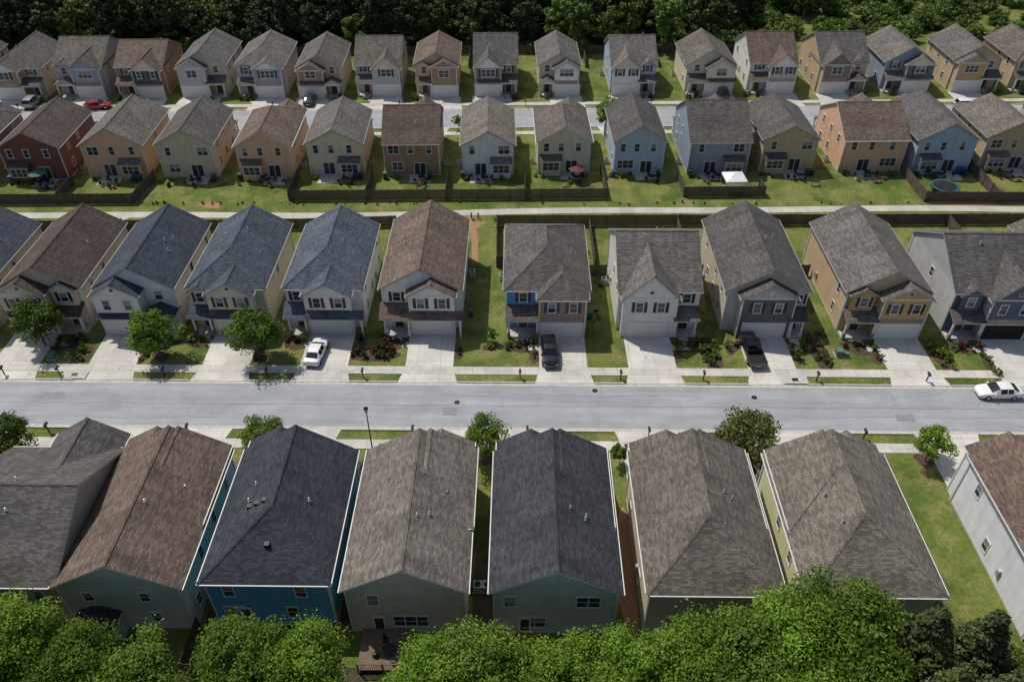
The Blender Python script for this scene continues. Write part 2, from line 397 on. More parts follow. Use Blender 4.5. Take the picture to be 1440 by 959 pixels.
    if porch and q1-q0>1.5:
        yf=-proj-.25 if proj>1 else -1.9
        if skirt=='full': yf=-proj-.6
        tb.box(q0,q1,yf+.1,-.01,0,.22,CURB)
        if porchhip:
            roof(rb,tb,pb,q0,q1,yf,.3,2.75,.5,'y',('gable','gable'),rm,rtm,front,oh=.2,go=.2)
        elif skirt=='full': shed(rb,tb,x0-.35,a0-.024,0,-proj-.8,3.75,2.7,rm,rtm)
        else: shed(rb,tb,q0-.2,q1+(.0 if q1<a0+.01 else .2),0,yf-.25,3.55,2.72,rm,rtm)
        zt=2.68 if skirt=='full' else 2.72
        pb.box(q0+.02,q1-.02,yf+.05,yf+.25,2.4,zt,tm)
        for cx in ((q0+.18),(q1-.22)):
            pb.box(cx-.11,cx+.11,yf+.04,yf+.26,.22,2.4,tm)
            pb.box(cx-.18,cx+.18,yf-.02,yf+.32,.22,.9,lowmat if lowmat in (BRICKR,BRICKD,STONE) else tm)
    ci=rr.choice([0,1,2])
    dm=m_plain('front_door_'+str(ci),[(.10,.02,.02),(.03,.03,.035),(.12,.07,.04)][ci],.4)
    pb.box(dq-.5,dq+.5,.003,.06,.22,2.35,dm,Fm); pb.box(dq-.62,dq-.5,.003,.08,.22,2.45,tm,Fm); pb.box(dq+.5,dq+.62,.003,.08,.22,2.45,tm,Fm)
    pb.box(dq-.5,dq+.5,.003,.078,2.35,2.46,tm,Fm); pb.box(dq-.3,dq+.3,.06,.07,1.3,2.1,GLASS,Fm)
    win(nb,fr(yf=-w2[2]) if (w2 and w2[0]<dq<w2[1]) else Fm,dq,4.05,.95,1.3,wtm,sh,1,rr)
    for F in (fr(xl=x0),fr(xr=x1)):
        for u in (2.6,6.2,9.8,12.2):
            if u<D-1 and rr.random()<.55: win(nb,F,u,3.8,.8,1.3,wtm,None,1,rr)
            if u<D-1 and rr.random()<.35: win(nb,F,u+.2,1.0,.8,1.3,wtm,None,1,rr)
        if det>=1 and rr.random()<.8:
            nb.box(D*.62,D*.62+.35,.003,.25,1.2,1.9,VENT,F)
            tb.box(.12,.2,.004,.09,.1,ze-.3,tm,F); tb.box(D-.2,D-.12,.004,.09,.1,ze-.3,tm,F)
    acx=x1+.75 if rr.random()<.5 else x0-.75; acy=D*.72
    tb.box(acx-.4,acx+.4,acy-.4,acy+.4,0,.1,CURB); tb.box(acx-.36,acx+.36,acy-.36,acy+.36,.1,.85,VENT); tb.cyl((acx,acy),.3,.85,.88,DARKM,12)
    Fr=fr(yr=D)
    lay=rr.choice([0,1,2]); k9=W/9.6
    if rear=='std':
        for u,n in ([(-3.1,1),(0.1,1),(3.1,2)],[(-3.0,2),(3.0,1)],[(-2.6,1),(.6,1),(3.3,1)])[lay]: win(nb,Fr,u*k9,3.75,.85,1.4,wtm,None,n,rr)
        dx=rr.choice([-1,1])
        win(nb,Fr,-dx*2.6*k9,.95,.85,1.4,wtm,None,rr.choice([2,3]),rr)
        pb.box(dx*1.2-.95,dx*1.2+.95,.003,.06,.12,2.25,wtm,Fr); pb.box(dx*1.2-.85,dx*1.2-.05,.06,.07,.25,2.15,GLASS,Fr); pb.box(dx*1.2+.05,dx*1.2+.85,.06,.07,.25,2.15,GLASS,Fr)
        if backroof:
            c=-dx*2.45*k9
            wb.box(c-1.5,c+1.5,D,D+.9,-.1,2.6,side); shed(rb,tb,c-1.75,c+1.75,D,D+1.2,3.2,2.55,rm,rtm)
            win(nb,fr(yr=D+.9),c,.95,.85,1.35,wtm,None,3,rr)
        pb.box(-1.7+dx*1.2,1.7+dx*1.2,D+.02,D+rr.uniform(2,3),0,.06,WALK)
    elif callable(rear): rear(nb,pb,rb,tb,wb,Fr,D,side,rm,tm,rr)
    if jog:
        j=jog
        cx=j*1.2; hw=3.9*W/9.6
        wb.box(cx-hw,cx+hw,-.25,4.2,-.2,ze+.14,side,top=False)
        roof(rb,tb,wb,cx-hw,cx+hw,-.25,8.2,ze+.22,p,'y',('gable','hip'),rm,rtm,side)
    for _ in range(rr.choice([2,3,3])):
        if main=='gx': vy=rr.uniform(D*.25,D*.8); vx=rr.uniform(-W*.35,W*.35); z=ze+(D/2-abs(vy-D/2))*p
        else: vx=rr.choice([-1,1])*rr.uniform(.6,W*.33); vy=rr.uniform(D*.38,D*.66); z=ze+(W/2-abs(vx))*p
        rb.cyl((vx,vy),.06,z,z+.45,VENT,8); rb.cyl((vx,vy),.15,z+.02,z+.2,VENT,8,.09)
        if rr.random()<.5: rb.cyl((vx,vy),.12,z+.42,z+.54,VENT,8,.05)
    if boxvents:
        for i in range(3):
            vx=.9+i*.7; vy=D-5.8; z=ze+(W/2-abs(vx))*p+.12
            rb.box(vx-.2,vx+.2,vy-.2,vy+.2,z-.3,z+.2,DARKM)
        rb.box(-.2,.2,D-2.4,D-2.0,ze+1.3,ze+1.75,DARKM)
    for b_,n_ in ((wb,'walls'),(rb,'roof'),(tb,'trim'),(nb,'windows'),(gb,'garage_door'),(pb,'porch_and_doors')): b_.build(n_,e)
    HOUSES.append((X,Y,rz,D,g,gx,proj,a0,a1,q0,q1,W))
    return e

K1=-.0107; K2=.018
def S1(x,y): return y+K1*x
def S2(x,y): return y+K2*x
A1=math.atan(K1); A2=math.atan(K2)
SH=dict(black=m_plain('shutter_black',(.02,.02,.022),.5),red=m_plain('shutter_burgundy',(.10,.02,.025),.5),blue=m_plain('shutter_navy',(.03,.05,.08),.5))
YF=75.1
h2=[
 dict(X=-66.5,rm='dkblue',side='cream',g=1,skirt=True,main='gy',sh=SH['black'],D=13.6,W=9.0),
 dict(X=-55.4,rm='dkbrown',side='beige',front='cream',g=-1,main='gy',skirt=True,w2=(1.2,4.1,.5),sh=SH['black'],W=9.0),
 dict(X=-44.4,rm='dkblue',side='white',front='white',g=-1,main='gy',skirt=True,porchhip=True,lowmat='grey',wkind='gable',garx=-1.6,W=9.0,proj=1.7),
 dict(X=-33.6,rm='blue',side='cream',front='cream',g=1,wing=(-1.9,3.3),main='gy',ends=('hip','gable'),skirt='full',lowmat=BRICKD,w2=(-4.2,-2.1,.4),sh=SH['blue'],garx=.7,W=8.8,proj=1.3),
 dict(X=-22.2,rm='blue',side='white',front='white',g=1,wing=(-2.0,3.3),main='gy',ends=('hip','gable'),skirt='full',lowmat=BRICKR,sh=SH['red'],garx=.6,W=8.9,proj=1.3),
 dict(X=-10.7,rm='brown',side='white',front='white',g=1,wing=(-1.3,3.9),main='gy',skirt='full',sh=SH['black'],garx=1.2,D=15.2,W=9.2,proj=1.3),
 dict(X=4.1,rm='grey',side='greyblue',front='blue',g=1,main='hip',wingmat=BRICKR,wkind='hip',sh=SH['blue'],wing=(-.9,4.5),W=9.5,proj=1.7),
 dict(X=17.3,rm='grey',side='white',front='white',g=-1,main='gx',wing=(-4.3,1.9),gablem='white',sh=SH['black'],D=13,W=9.4,p=.6,pw=1.0),
 dict(X=29.9,rm='grey2',side='beige',front='grey',g=1,main='gy',wingmat='dkgrey',gablem='grey',wing=(-3.2,2.9),sh=SH['black'],D=15.5,skirt=False,W=9.4),
 dict(X=43.9,rm='grey',side='tan',front='mustard',g=1,main='gy',wingmat='mustard',lowmat=BRICKR,sh=SH['black'],D=15,w2=(-4.3,-1.6,.5),W=9.4),
 dict(X=56.4,rm='grey2',side='grey',front='navy',g=1,main='gx',wingmat='navy',gablem='navy',gopen=True,w2=(-4.0,-1.6,.4),D=13,lowmat=STONE,W=9.4,pw=1.0),
 dict(X=69.5,rm='grey',side='white',front='grey',g=-1,main='gy',D=14.5,W=9.4),
]
for i,h in enumerate(h2):
    h=dict(h); X=h.pop('X'); br=h.get('wingmat') is BRICKR
    house('brick_house' if br else 'two_storey_house',X,S1(X,YF),A1,det=2,seed=i,ze=5.95,**h)

def rear_a(n_up,n_low):
    def f(nb,pb,rb,tb,wb,Fr,D,side,rm,tm,rr):
        for u,n,w in n_up: win(nb,Fr,u,3.9,w,1.45,tm,None,n,rr)
        for u,n,w in n_low: win(nb,Fr,u,.9,w,1.5,tm,None,n,rr)
        pb.box(1.9,2.9,.003,.06,.1,2.25,TRIM,Fr); pb.box(2.05,2.75,.06,.07,.5,2.1,GLASS,Fr)
    return f
def rear_b(nb,pb,rb,tb,wb,Fr,D,side,rm,tm,rr):
    win(nb,Fr,2.7,4.0,.8,1.2,tm,None,1,rr); win(nb,Fr,-1.8,4.0,.8,1.2,tm,None,1,rr)
    wb.box(.9,4.0,D,D+1.1,-.1,2.6,side); roof(rb,tb,wb,.9,4.0,D-1.2,D+1.1,2.6,.45,'y',('gable','hip'),roofc('navy'),RTRIM,side,oh=.25)
    win(nb,fr(yr=D+1.1),2.4,.9,.8,1.4,tm,None,3,rr); win(nb,Fr,-2.0,1.0,.9,1.4,tm,None,1,rr)
YR=49.4
PI=math.pi
h1=[
 dict(X=-53.5,rm='grey2',side='taupe',main='gy',g=1),
 dict(X=-41.0,rm='grey2',side='taupe',main='gx',g=-1,D=14,W=10.0,ze=6.1,p=.5,pw=.62,wing=(-4.6,1.6),proj=2.0),
 dict(X=-30.9,rm='brown',side='sage',main='gy',g=1,rear=rear_b,D=14.2,jog=-.6,W=9.7),
 dict(X=-19.4,rm='navy',side='teal',main='gy',ends=('gable','hip'),g=1,rear=rear_a([(3.2,1,.9),(-2.6,1,.9)],[(3.2,2,.9),(-1.5,1,.9)]),W=9.8,D=13.6,p=.62,boxvents=True),
 dict(X=-8.3,rm='tan',side='beige',main='gy',g=-1,rear=rear_a([(2.6,1,.9)],[(-.2,3,.95)]),jog=-.8,D=14.3,W=9.4),
 dict(X=3.6,rm='slate',side='sage',main='gy',g=1,rear=rear_a([(3.6,1,.95),(-2.6,2,.95)],[(1.6,2,.9)]),jog=-.6,D=14.3,W=9.8),
 dict(X=16.1,rm='wea',side='beige',main='gy',ends=('gable','hip'),g=1,rear=rear_a([],[(3,1,.9),(-.6,2,.9)]),W=10.2,jog=-.6,D=14.2),
 dict(X=28.5,rm='wea',side='lime',main='gy',ends=('gable','hip'),g=-1,rear=rear_a([],[(0,2,.9)]),W=10.4,D=14.2,jog=.6),
 dict(X=47.4,rm='redbr',side='lilac',main='gy',g=1,W=10.5,D=14.5),
 dict(X=59.5,rm='grey',side='cream',main='gy',g=1),
]
for i,h in enumerate(h1):
    h=dict(h); X=h.pop('X')
    h.setdefault('proj',1.2)
    house('two_storey_house',X,S1(X,YR),A1+PI,det=2,seed=40+i,rtm=TRIM,**h)

rv=random.Random(77)
Y3=126.3
h3=[(-98,'grey','beige','gy'),(-86,'grey','brown','gy'),(-74.2,'dkbrown','maroon','gy'),(-62,'tan','peach','gy'),(-50.4,'grey','beige','gy'),(-38.7,'brown','peach','gy'),
    (-27.6,'grey','cream','gy'),(-16,'brown','brown','gx'),(-3.8,'wea','white','gy'),(7.9,'wea','cream','gy'),(19.9,'grey2','ltblue','gy'),
    (32,'grey','greyblue','gx'),(43.5,'grey','tan','gy'),(56.4,'brown','peach','gx'),(67.6,'grey2','ltblue','gy'),(78.8,'wea','tan','gy'),(90.5,'grey','beige','gy'),(102,'grey2','grey','gy')]
W3=[8.6,8.6,9,9.2,8.4,8.3,8.4,8.5,7.9,8.1,7.7,9.3,8.4,9.8,9.0,9.0,8.6,8.6]
for i,(X,r,s,m) in enumerate(h3):
    hip=i in (1,5,9,15)
    house('two_storey_house',X+rv.uniform(-.25,.25),S2(X,Y3),A2+PI,W=W3[i],D=12.6+(i%3-1)*.35,ze=5.5+rv.uniform(-.2,.2),p=.56+rv.uniform(-.04,.05),main=m,rm=r,
          ends=('hip','gable') if hip else ('gable','gable'),
          side=s,g=[1,-1][i%2],det=0,seed=80+i,backroof=(i%3!=1),proj=1.0,wing=((-.9,W3[i]/2-.25) if i%2==0 else (-W3[i]/2+.25,.9)),pw=.62 if m=='gx' else None,
          rtm=TRIM if i%4==1 else None)
Y4=145.8
h4=[(-103,'tan',0,'gy'),(-91,'tan','brown','gy'),(-79.8,'grey','greyblue','gx'),(-68.8,'brown','dkgrey','gx'),(-57.6,'beige','grey','gy'),(-46.3,'grey','greyblue','gy'),(-35.4,'tan','brown','gy'),
    (-24.8,'grey','grey','gx'),(-13.7,'peach','brown','gy'),(-3.0,'brown',BRICKD,'gx'),(8.8,'cream','white','gy'),(22.8,'ltblue','white','gx'),(37.3,'cream','cream','gy'),
    (48.8,'white','grey','gx'),(62,'tan',BRICKD,'gx'),(74.5,'greyblue','dkgrey','gy'),(87,'tan','mustard','gy'),(98.5,'tan','brown','gy'),(110,'grey','grey','gy'),(-115,'grey','grey','gy')]
W4=[8.6,8.8,8.8,8.6,8.4,8.6,7.8,8.4,7.8,7.9,7.4,8.3,8.8,8.6,8.8,8.8,8.8,8.6,8.6,8.6]
for i,(X,s,f,m) in enumerate(h4):
    f=f or s; w_=W4[i]
    gg=[1,-1,1,1,-1][i%5]
    w2=None
    if i%3==2: w2=(-w_/2+.15,-1.3,.35) if gg>0 else (1.3,w_/2-.15,.35)
    house('brick_house' if f is BRICKD else 'two_storey_house',X+rv.uniform(-.3,.3),S2(X,Y4)+rv.uniform(-.4,.5),A2,W=w_,D=11.5+rv.uniform(-.3,.8),ze=5.5+rv.uniform(-.2,.25),p=.54+rv.uniform(-.04,.06),main=m,
          rm=['grey','wea','grey2','grey','brown'][(i*3)%5],side=s,front=s,w2=w2,ends=('hip','gable') if (m=='gy' and i%4==1) else ('gable','gable'),
          wingmat=f,g=gg,det=0,seed=120+i,skirt=(i%3==0),proj=1.6,sh=SH['black'] if i%2 else None,porchhip=(i%4==2),
          lowmat=[None,STONE,BRICKR,None][i%4],gablem=[None,'white',None,'cream'][i%4])

# ------------------------------------------------------------ ground & roads
g=MB(); g.face([(-500,-150,0),(500,-150,0),(500,900,0),(-500,900,0)],GRASS); g.build('ground')
def sheet(name,pts,z,mat):
    m=MB(); m.face([(x,y,z) for x,y in pts],mat); return m.build(name)
def strip(name,S,y0,y1,z,mat,x0=-220,x1=220):
    return sheet(name,[(x0,S(x0,y0)),(x1,S(x1,y0)),(x1,S(x1,y1)),(x0,S(x0,y1))],z,mat)
strip('street',S1,58.45,64.9,.012,ROAD)
strip('street',S2,131.0,138.2,.012,ROAD)
strip('gutter',S1,58.0,58.45,.016,CURB); strip('gutter',S1,64.9,65.35,.016,CURB)
strip('gutter',S2,130.6,131.0,.016,CURB); strip('gutter',S2,138.2,138.6,.016,CURB)
def slab(mb,pts,z,mat):
    mb.face([(x,y,z) for x,y in pts],mat)
    for i in range(len(pts)):
        a=pts[i];b=pts[(i+1)%len(pts)]; mb.face([(a[0],a[1],-.05),(b[0],b[1],-.05),(b[0],b[1],z),(a[0],a[1],z)],mat)
def qslab(name,pts,z,mat):
    m=MB(); slab(m,pts,z,mat); return m.build(name)
drive1=[];drive2=[];drive3=[];drive4=[]
for (X,Y,rz,D,gg,gx,proj,a0,a1,q0,q1,W_) in HOUSES:
    s=-1 if abs(rz)>1.5 else 1
    cx=X+s*gx; fy=Y-s*(proj)
    w=2.75
    if Y>140: yc=S2(cx,138.6); drive4.append(cx); w=3.0
    elif Y>100: yc=S2(cx,130.6); drive3.append(cx)
    elif Y>70: yc=S1(cx,65.35); drive2.append(cx)
    else: yc=S1(cx,58.0); drive1.append(cx)
    e=s*.02
    qslab('driveway',[(cx-w,fy+e),(cx+w,fy+e),(cx+w,yc+s*2.2),(cx+w+.6,yc),(cx-w-.6,yc),(cx-w,yc+s*2.2)],.05,CONC)
    px=X+s*(q0+q1)/2; d=1 if px>cx else -1
    y_=fy-s*.2
    if abs(px-cx)>2.4:
        qslab('front_walk',[(px-.6,Y-s*(proj+.2)),(px+.6,Y-s*(proj+.2)),(px+.6,y_-s*2.2),(cx+d*(w+.02),y_-s*2.2),(cx+d*(w+.02),y_-s*1.1),(px-d*.6,y_-s*1.1)],.045,WALK)
strip('sidewalk',S1,66.7,68.0,.058,WALK); strip('sidewalk',S1,55.3,56.6,.058,WALK)
strip('sidewalk',S2,140.0,141.3,.058,WALK); strip('sidewalk',S2,127.9,129.2,.058,WALK)
def curb(S,y,dr,x0=-120,x1=120):
    m=MB(); edges=sorted(dr); x=x0
    segs=[]
    for c in edges:
        if c-3.4>x: segs.append((x,c-3.4))
        x=max(x,c+3.4)
    segs.append((x,x1))
    for a,b in segs:
        P=[(a,S(a,y)),(b,S(b,y)),(b,S(b,y)+.17),(a,S(a,y)+.17)]; slab(m,P,.13,CURB)
    m.build('curb')
curb(S1,65.3,drive2); curb(S1,57.9,drive1); curb(S2,138.55,drive4); curb(S2,130.5,drive3)
PATH=m_conc('path_concrete',(.46,.44,.39),2.0,40)
def ribbon(name,pts,w,z,mat):
    m=MB(); P=[Vector((x,y,0)) for x,y in pts]; out=[]
    for i,p in enumerate(P):
        t=(P[min(i+1,len(P)-1)]-P[max(i-1,0)]).normalized(); nrm=Vector((-t.y,t.x,0))*w/2
        out.append((p+nrm,p-nrm))
    for i in range(len(out)-1):
        a,b=out[i],out[i+1]; m.face([(a[0].x,a[0].y,z),(b[0].x,b[0].y,z),(b[1].x,b[1].y,z),(a[1].x,a[1].y,z)],mat)
    return m.build(name)
def smoothpts(f,x0,x1,n): return [(x0+(x1-x0)*i/n,f(x0+(x1-x0)*i/n)) for i in range(n+1)]
pf=lambda x:102.2+.012*x+.45*math.sin(x*.045)+.25*math.sin(x*.11+1)
ribbon('footpath',smoothpts(pf,-140,140,160),1.6,.02,PATH)
ribbon('footpath',[(-6.2,101),(-5.6,98),(-5.2,94),(-5.0,89)],.9,.012,REDSOIL)
ribbon('footpath',[(-56,101.3),(-59,98.6),(-61.5,95)],1.2,.016,PATH)
ribbon('street_seam',smoothpts(lambda x:S1(x,61.75)+.05*math.sin(x*.7)+.04*math.sin(x*1.9),-120,120,300),.05,.0165,SEAM)
for a,b,y in ((-60,-31,59.6),(-8,21,63.4),(30,58,60.4)):
    ribbon('street_seam',smoothpts(lambda x:S1(x,y)+.12*math.sin(x*.5)+.06*math.sin(x*2.3),a,b,90),.04,.0168,SEAM)
for x,y,w_,h_ in ((-52,62.3,2.6,1.0),(-7.5,60.2,1.6,1.2),(41,59.8,2.0,1.1)):
    yy=S1(x,y); sheet('asphalt_patch',[(x,yy),(x+w_,yy+.02),(x+w_,yy+h_),(x+.05,yy+h_)],.0208,PATCH)
def blob(name,cx,cy,rx,ry,mat,z=.008,seed=0,n=28):
    r=random.Random(seed); ph=[r.uniform(0,6.28) for _ in range(4)]
    pts=[]
    for i in range(n):
        t=2*math.pi*i/n; k=1+.18*math.sin(2*t+ph[0])+.12*math.sin(3*t+ph[1])+.08*math.sin(5*t+ph[2])
        pts.append((cx+rx*k*math.cos(t),cy+ry*k*math.sin(t)))
    return sheet(name,pts,z,mat)
blob('bare_soil',10.0,41,.85,7.5,REDSOIL,seed=1); blob('bare_soil',-13.9,41,.7,6,MULCH,seed=2); blob('bare_soil',-2.4,41,.8,7,LITTER,seed=3)
blob('bare_soil',22.6,41,.7,7,MULCH,seed=4); blob('bare_soil',-25.2,41,.7,7,LITTER,seed=8)
blob('bare_soil',-45,104.2,1.6,.8,REDSOIL,seed=5); blob('bare_soil',-9,98.5,6,1.0,REDSOIL,seed=6); blob('bare_soil',68,104.6,4,.7,REDSOIL,seed=7)
blob('bare_soil',23.6,84,.8,6,REDSOIL,seed=9); blob('bare_soil',37,84,.8,6,MULCH,seed=12); blob('bare_soil',51,84,.8,6,REDSOIL,seed=13)
for i,x in enumerate([-50.0,-38.9,-28,-16.4]): blob('mulch_strip',x,83,.7,6.5,LITTER,seed=30+i)
sheet('forest_floor',[(-150,-40),(150,-40),(150,31.5),(-150,32.5)],.02,FLOOR)
sheet('forest_floor',[(-260,165),(45,168),(60,400),(-260,400)],.02,FLOOR)

# ------------------------------------------------------------ vegetation
def leaf_mesh(name,seed,R_,H,zc,nclump,nleaf,ls,mat,shape='round',trunk=True,flat=1.0,trunk_r=.16,bark=None):
    r=np.random.RandomState(seed)
    cl=[];n=0
    while n<nclump:
        p=r.uniform(-1,1,3); d=np.linalg.norm(p)
        if shape=='round':
            if d>1 or d<.4: continue
            lob=1+.22*math.sin(3*math.atan2(p[1],p[0])+seed)+.14*math.sin(5*math.atan2(p[1],p[0])+2*seed)
            c=np.array([p[0]*R_*.82*lob,p[1]*R_*.82*lob,zc+p[2]*(H-zc)*.85*flat]); cr=R_*r.uniform(.12,.30)
        else:
            t=r.uniform(0,1)**1.3; a=r.uniform(0,6.28); rad=R_*(1-t)*r.uniform(.45,1)
            c=np.array([math.cos(a)*rad,math.sin(a)*rad,zc+t*(H-zc)]); cr=R_*r.uniform(.12,.24)*(1.2-t*.6)
        cl.append((c,cr,r.uniform(0,1))); n+=1
    V=[];U=[];per=nleaf//nclump
    for c,cr,cv in cl:
        d=r.normal(size=(per,3)); d/=np.linalg.norm(d,axis=1)[:,None]
        d[:,2]=np.abs(d[:,2])*np.where(r.rand(per)<.78,1,-1)
        rad=cr*(r.uniform(.5,1.3,per))
        pos=c+d*rad[:,None]*np.array([1,1,.72])
        nr=d+np.array([0,0,.3])+r.normal(size=(per,3))*.65; nr/=np.linalg.norm(nr,axis=1)[:,None]
        t1=np.cross(nr,r.normal(size=(per,3))); t1/=np.linalg.norm(t1,axis=1)[:,None]; t2=np.cross(nr,t1)
        s=ls*r.uniform(.55,1.3,per)[:,None]
        q=np.stack([pos-t1*s,pos+t2*s*.6,pos+t1*s,pos-t2*s*.6],1)
        V.append(q.reshape(-1,3)); lr=r.uniform(0,1,per)
        U.append(np.repeat(np.stack([np.full(per,cv),lr],1),4,axis=0))
    V=np.concatenate(V);U=np.concatenate(U);nq=len(V)//4
    verts=V.tolist(); faces=[(4*i,4*i+1,4*i+2,4*i+3) for i in range(nq)]; mi=[0]*nq; uvs=U.tolist()
    if trunk:
        def limb(a,b,ra,rb_,n=7):
            a=Vector(a);b=Vector(b);d=(b-a).normalized();u=d.orthogonal().normalized();w=d.cross(u)
            i0=len(verts)
            for P,rr_ in ((a,ra),(b,rb_)):
                for j in range(n):
                    t=2*math.pi*j/n; q=P+u*math.cos(t)*rr_+w*math.sin(t)*rr_; verts.append(tuple(q))
            for j in range(n):
                k=(j+1)%n; faces.append((i0+j,i0+k,i0+n+k,i0+n+j)); mi.append(1); uvs.extend([[0,0]]*4)
        top=zc if shape=='round' else H*.95
        limb((0,0,-.1),(0.05,0,top*.55),trunk_r,trunk_r*.75); limb((.05,0,top*.55),(0,.05,top),trunk_r*.75,trunk_r*.4)
        for c,cr,cv in cl[:min(14,len(cl))]:
            limb((0.03,0,top*r.uniform(.5,.98)),tuple(c),trunk_r*.42,trunk_r*.1,5)
    me=bpy.data.meshes.new(name); me.from_pydata(verts,[],faces); me.materials.append(mat); me.materials.append(bark or BARK)
    me.polygons.foreach_set('material_index',mi)
    uv=me.uv_layers.new(name='UVMap'); uv.data.foreach_set('uv',np.array(uvs,dtype=np.float32).ravel()); me.update()
    return me
LG=m_leaf('leaf_green',(.048,.095,.012),(.170,.255,.036),.22)
LB=m_leaf('leaf_bright',(.065,.130,.014),(.215,.320,.040),.28)
LD=m_leaf('leaf_forest',(.016,.034,.009),(.066,.108,.024),0)
LF=m_leaf('leaf_forest_light',(.050,.095,.015),(.170,.250,.042),0)
LO=m_leaf('leaf_olive',(.060,.075,.020),(.160,.175,.045),.2)
LR=m_leaf('leaf_burgundy',(.035,.012,.012),(.11,.035,.030),0)
LP=m_leaf('pine_needles',(.028,.050,.018),(.095,.125,.038),0)
big=[leaf_mesh('big_crown',s,4.4,11.5,7.2,170,25000,.14,LB if s%2 else LG,trunk_r=.28) for s in (1,2,3,4)]
pine=[leaf_mesh('pine_crown',s,3.8,12.5,3.5,120,17000,.16,LP,shape='cone',trunk_r=.25) for s in (5,6)]
forest=[leaf_mesh('forest_crown',s,4.6,14,6.5,70,5500,.36,LD,trunk_r=.25,bark=PALEBARK) for s in (11,12,13,14)]
forestl=[leaf_mesh('forest_light_crown',s,3.6,11,5.5,55,4500,.30,LF,trunk_r=.2,bark=PALEBARK) for s in (15,16,17)]
bushl=[leaf_mesh('thicket',s,3.0,4,1.4,45,3500,.22,LF,trunk=False) for s in (21,22)]
yard=[leaf_mesh('yard_crown',s,2.6,5.4,3.2,60,6500,.13,LG,trunk_r=.11) for s in (31,32,33)]
yardo=[leaf_mesh('yard_olive_crown',s,3.2,6.0,3.5,60,8000,.14,LO,trunk_r=.13) for s in (34,)]
yardb=[leaf_mesh('yard_bright_crown',s,2.2,4.8,3.0,45,4000,.14,LB,trunk_r=.10) for s in (35,)]
sap=[leaf_mesh('sapling_crown',s,1.0,2.6,1.6,22,1300,.10,LG,trunk_r=.04) for s in (36,)]
plum=leaf_mesh('plum_crown',37,1.4,3.2,1.8,32,3500,.10,LR,trunk_r=.07)
shg=[leaf_mesh('shrub_leaves',s,.55,.95,.4,14,800,.08,m,trunk=False) for s,m in ((41,LG),(42,LO),(43,LB),(44,LD))]
shr=leaf_mesh('shrub_red_leaves',45,.55,.9,.4,14,800,.08,LR,trunk=False)
def plant(name,me,x,y,s=1,sz=None,z=0,parent=None):
    o=bpy.data.objects.new(name,me); COL.objects.link(o); o.location=(x,y,z); o.rotation_euler=(0,0,R.uniform(0,6.28)); o.scale=(s,s,sz or s)
    if parent: o.parent=parent
    return o
for x,y,s,k in [(-36.8,30.2,.93,2),(-31.4,28.8,.80,0),(-27.0,28.0,.78,1),(-19.6,29.3,.84,2),(-15.0,29.0,.80,0),
    (-6.0,28.0,.76,0),(-1.8,28.6,.84,3),(3.6,28.3,.79,2),(8.2,28.4,.80,0),(12.4,28.8,.84,2),(16.6,29.6,.92,1),(20.4,29.8,.96,0),(24.0,30.6,1.06,2),
    (37.6,27.4,.76,3),(-42,30.6,.95,0),(-48,31,1,1),
    (-33.5,25.2,.76,3),(-28.5,24.6,.76,2),(-22.8,25.4,.72,1),(-17,25.2,.76,3),(-12.6,25.4,.66,2),(-3.5,24.8,.74,1),(1.2,25.0,.76,0),(6,24.8,.76,3),(10.5,25.0,.78,1),(15,25.2,.86,3),(19.6,25.4,.92,2),(24.4,26,.98,0),(41.8,26.4,.8,0)]:
    plant('deciduous_tree',big[k],x,y,s)
for x,y,s,k in [(29.0,29.3,1.0,0),(33.2,29.4,.95,1),(29.3,25.6,.95,1),(33.8,25.8,.9,0),(36.9,24.6,.8,1)]:
    plant('pine_tree',pine[k],x,y,s)
plant('deciduous_tree',yard[1],-9.6,28.3,.85)
for x,y,me,s in [(-55.3,72.0,yard[0],1.2),(-40.9,69.9,yard[1],1.15),(-29.4,69.7,yard[2],1.25),(-49.8,54.2,yard[0],1.1),(-24.9,54.2,yard[1],.95),
    (-2.5,54.3,yard[2],.95),(23.3,53.6,yardo[0],1.1),(41.7,53.9,yardb[0],.9),(10.8,53.4,sap[0],1.2),(17.0,128.2,yardb[0],1.35),(-2.4,72.5,sap[0],.9),
    (-62,53,yard[1],1.1),(71,71,yard[0],1),(-9.3,129.5,sap[0],1.2),(33,69.5,sap[0],.7),(-36.8,53.6,sap[0],1.0)]:
    plant('deciduous_tree',me,x,y,s)
plant('plum_tree',plum,-13.6,51.2,1.0)
F=empty('forest_trees'); F2=empty('thicket_vegetation')
rf=random.Random(5)
for row in range(6):
    y=169+row*6.2
    x=-150
    while x<(48 if row<3 else 62)+row*3:
        k=rf.choice(forest) if rf.random()<.66 else rf.choice(forestl)
        if not(x>30 and row<1 and rf.random()<.5): plant('forest_tree',k,x+rf.uniform(-1.5,1.5),y+S2(x,0)+rf.uniform(-2.6,2.6),rf.uniform(.65,1.2),parent=F)
        x+=rf.uniform(4.5,7.6)
for _ in range(600):
    x=rf.uniform(18,185); y=rf.uniform(169.5,240)
    if x>95 and 184<y-.15*(x-95)<190 : continue
    plant('thicket_bush',rf.choice(bushl),x,y,rf.uniform(.4,1.2),parent=F2)
for _ in range(40):
    x=rf.uniform(-140,20); plant('thicket_bush',rf.choice(bushl),x,S2(x,167.2)+rf.uniform(-.6,1),rf.uniform(.4,.8),parent=F2)
for _ in range(75):
    x=rf.uniform(60,220); y=rf.uniform(212,262); plant('forest_tree',rf.choice(forestl+forest),x,y,rf.uniform(.6,1),parent=F)
rs=random.Random(9)
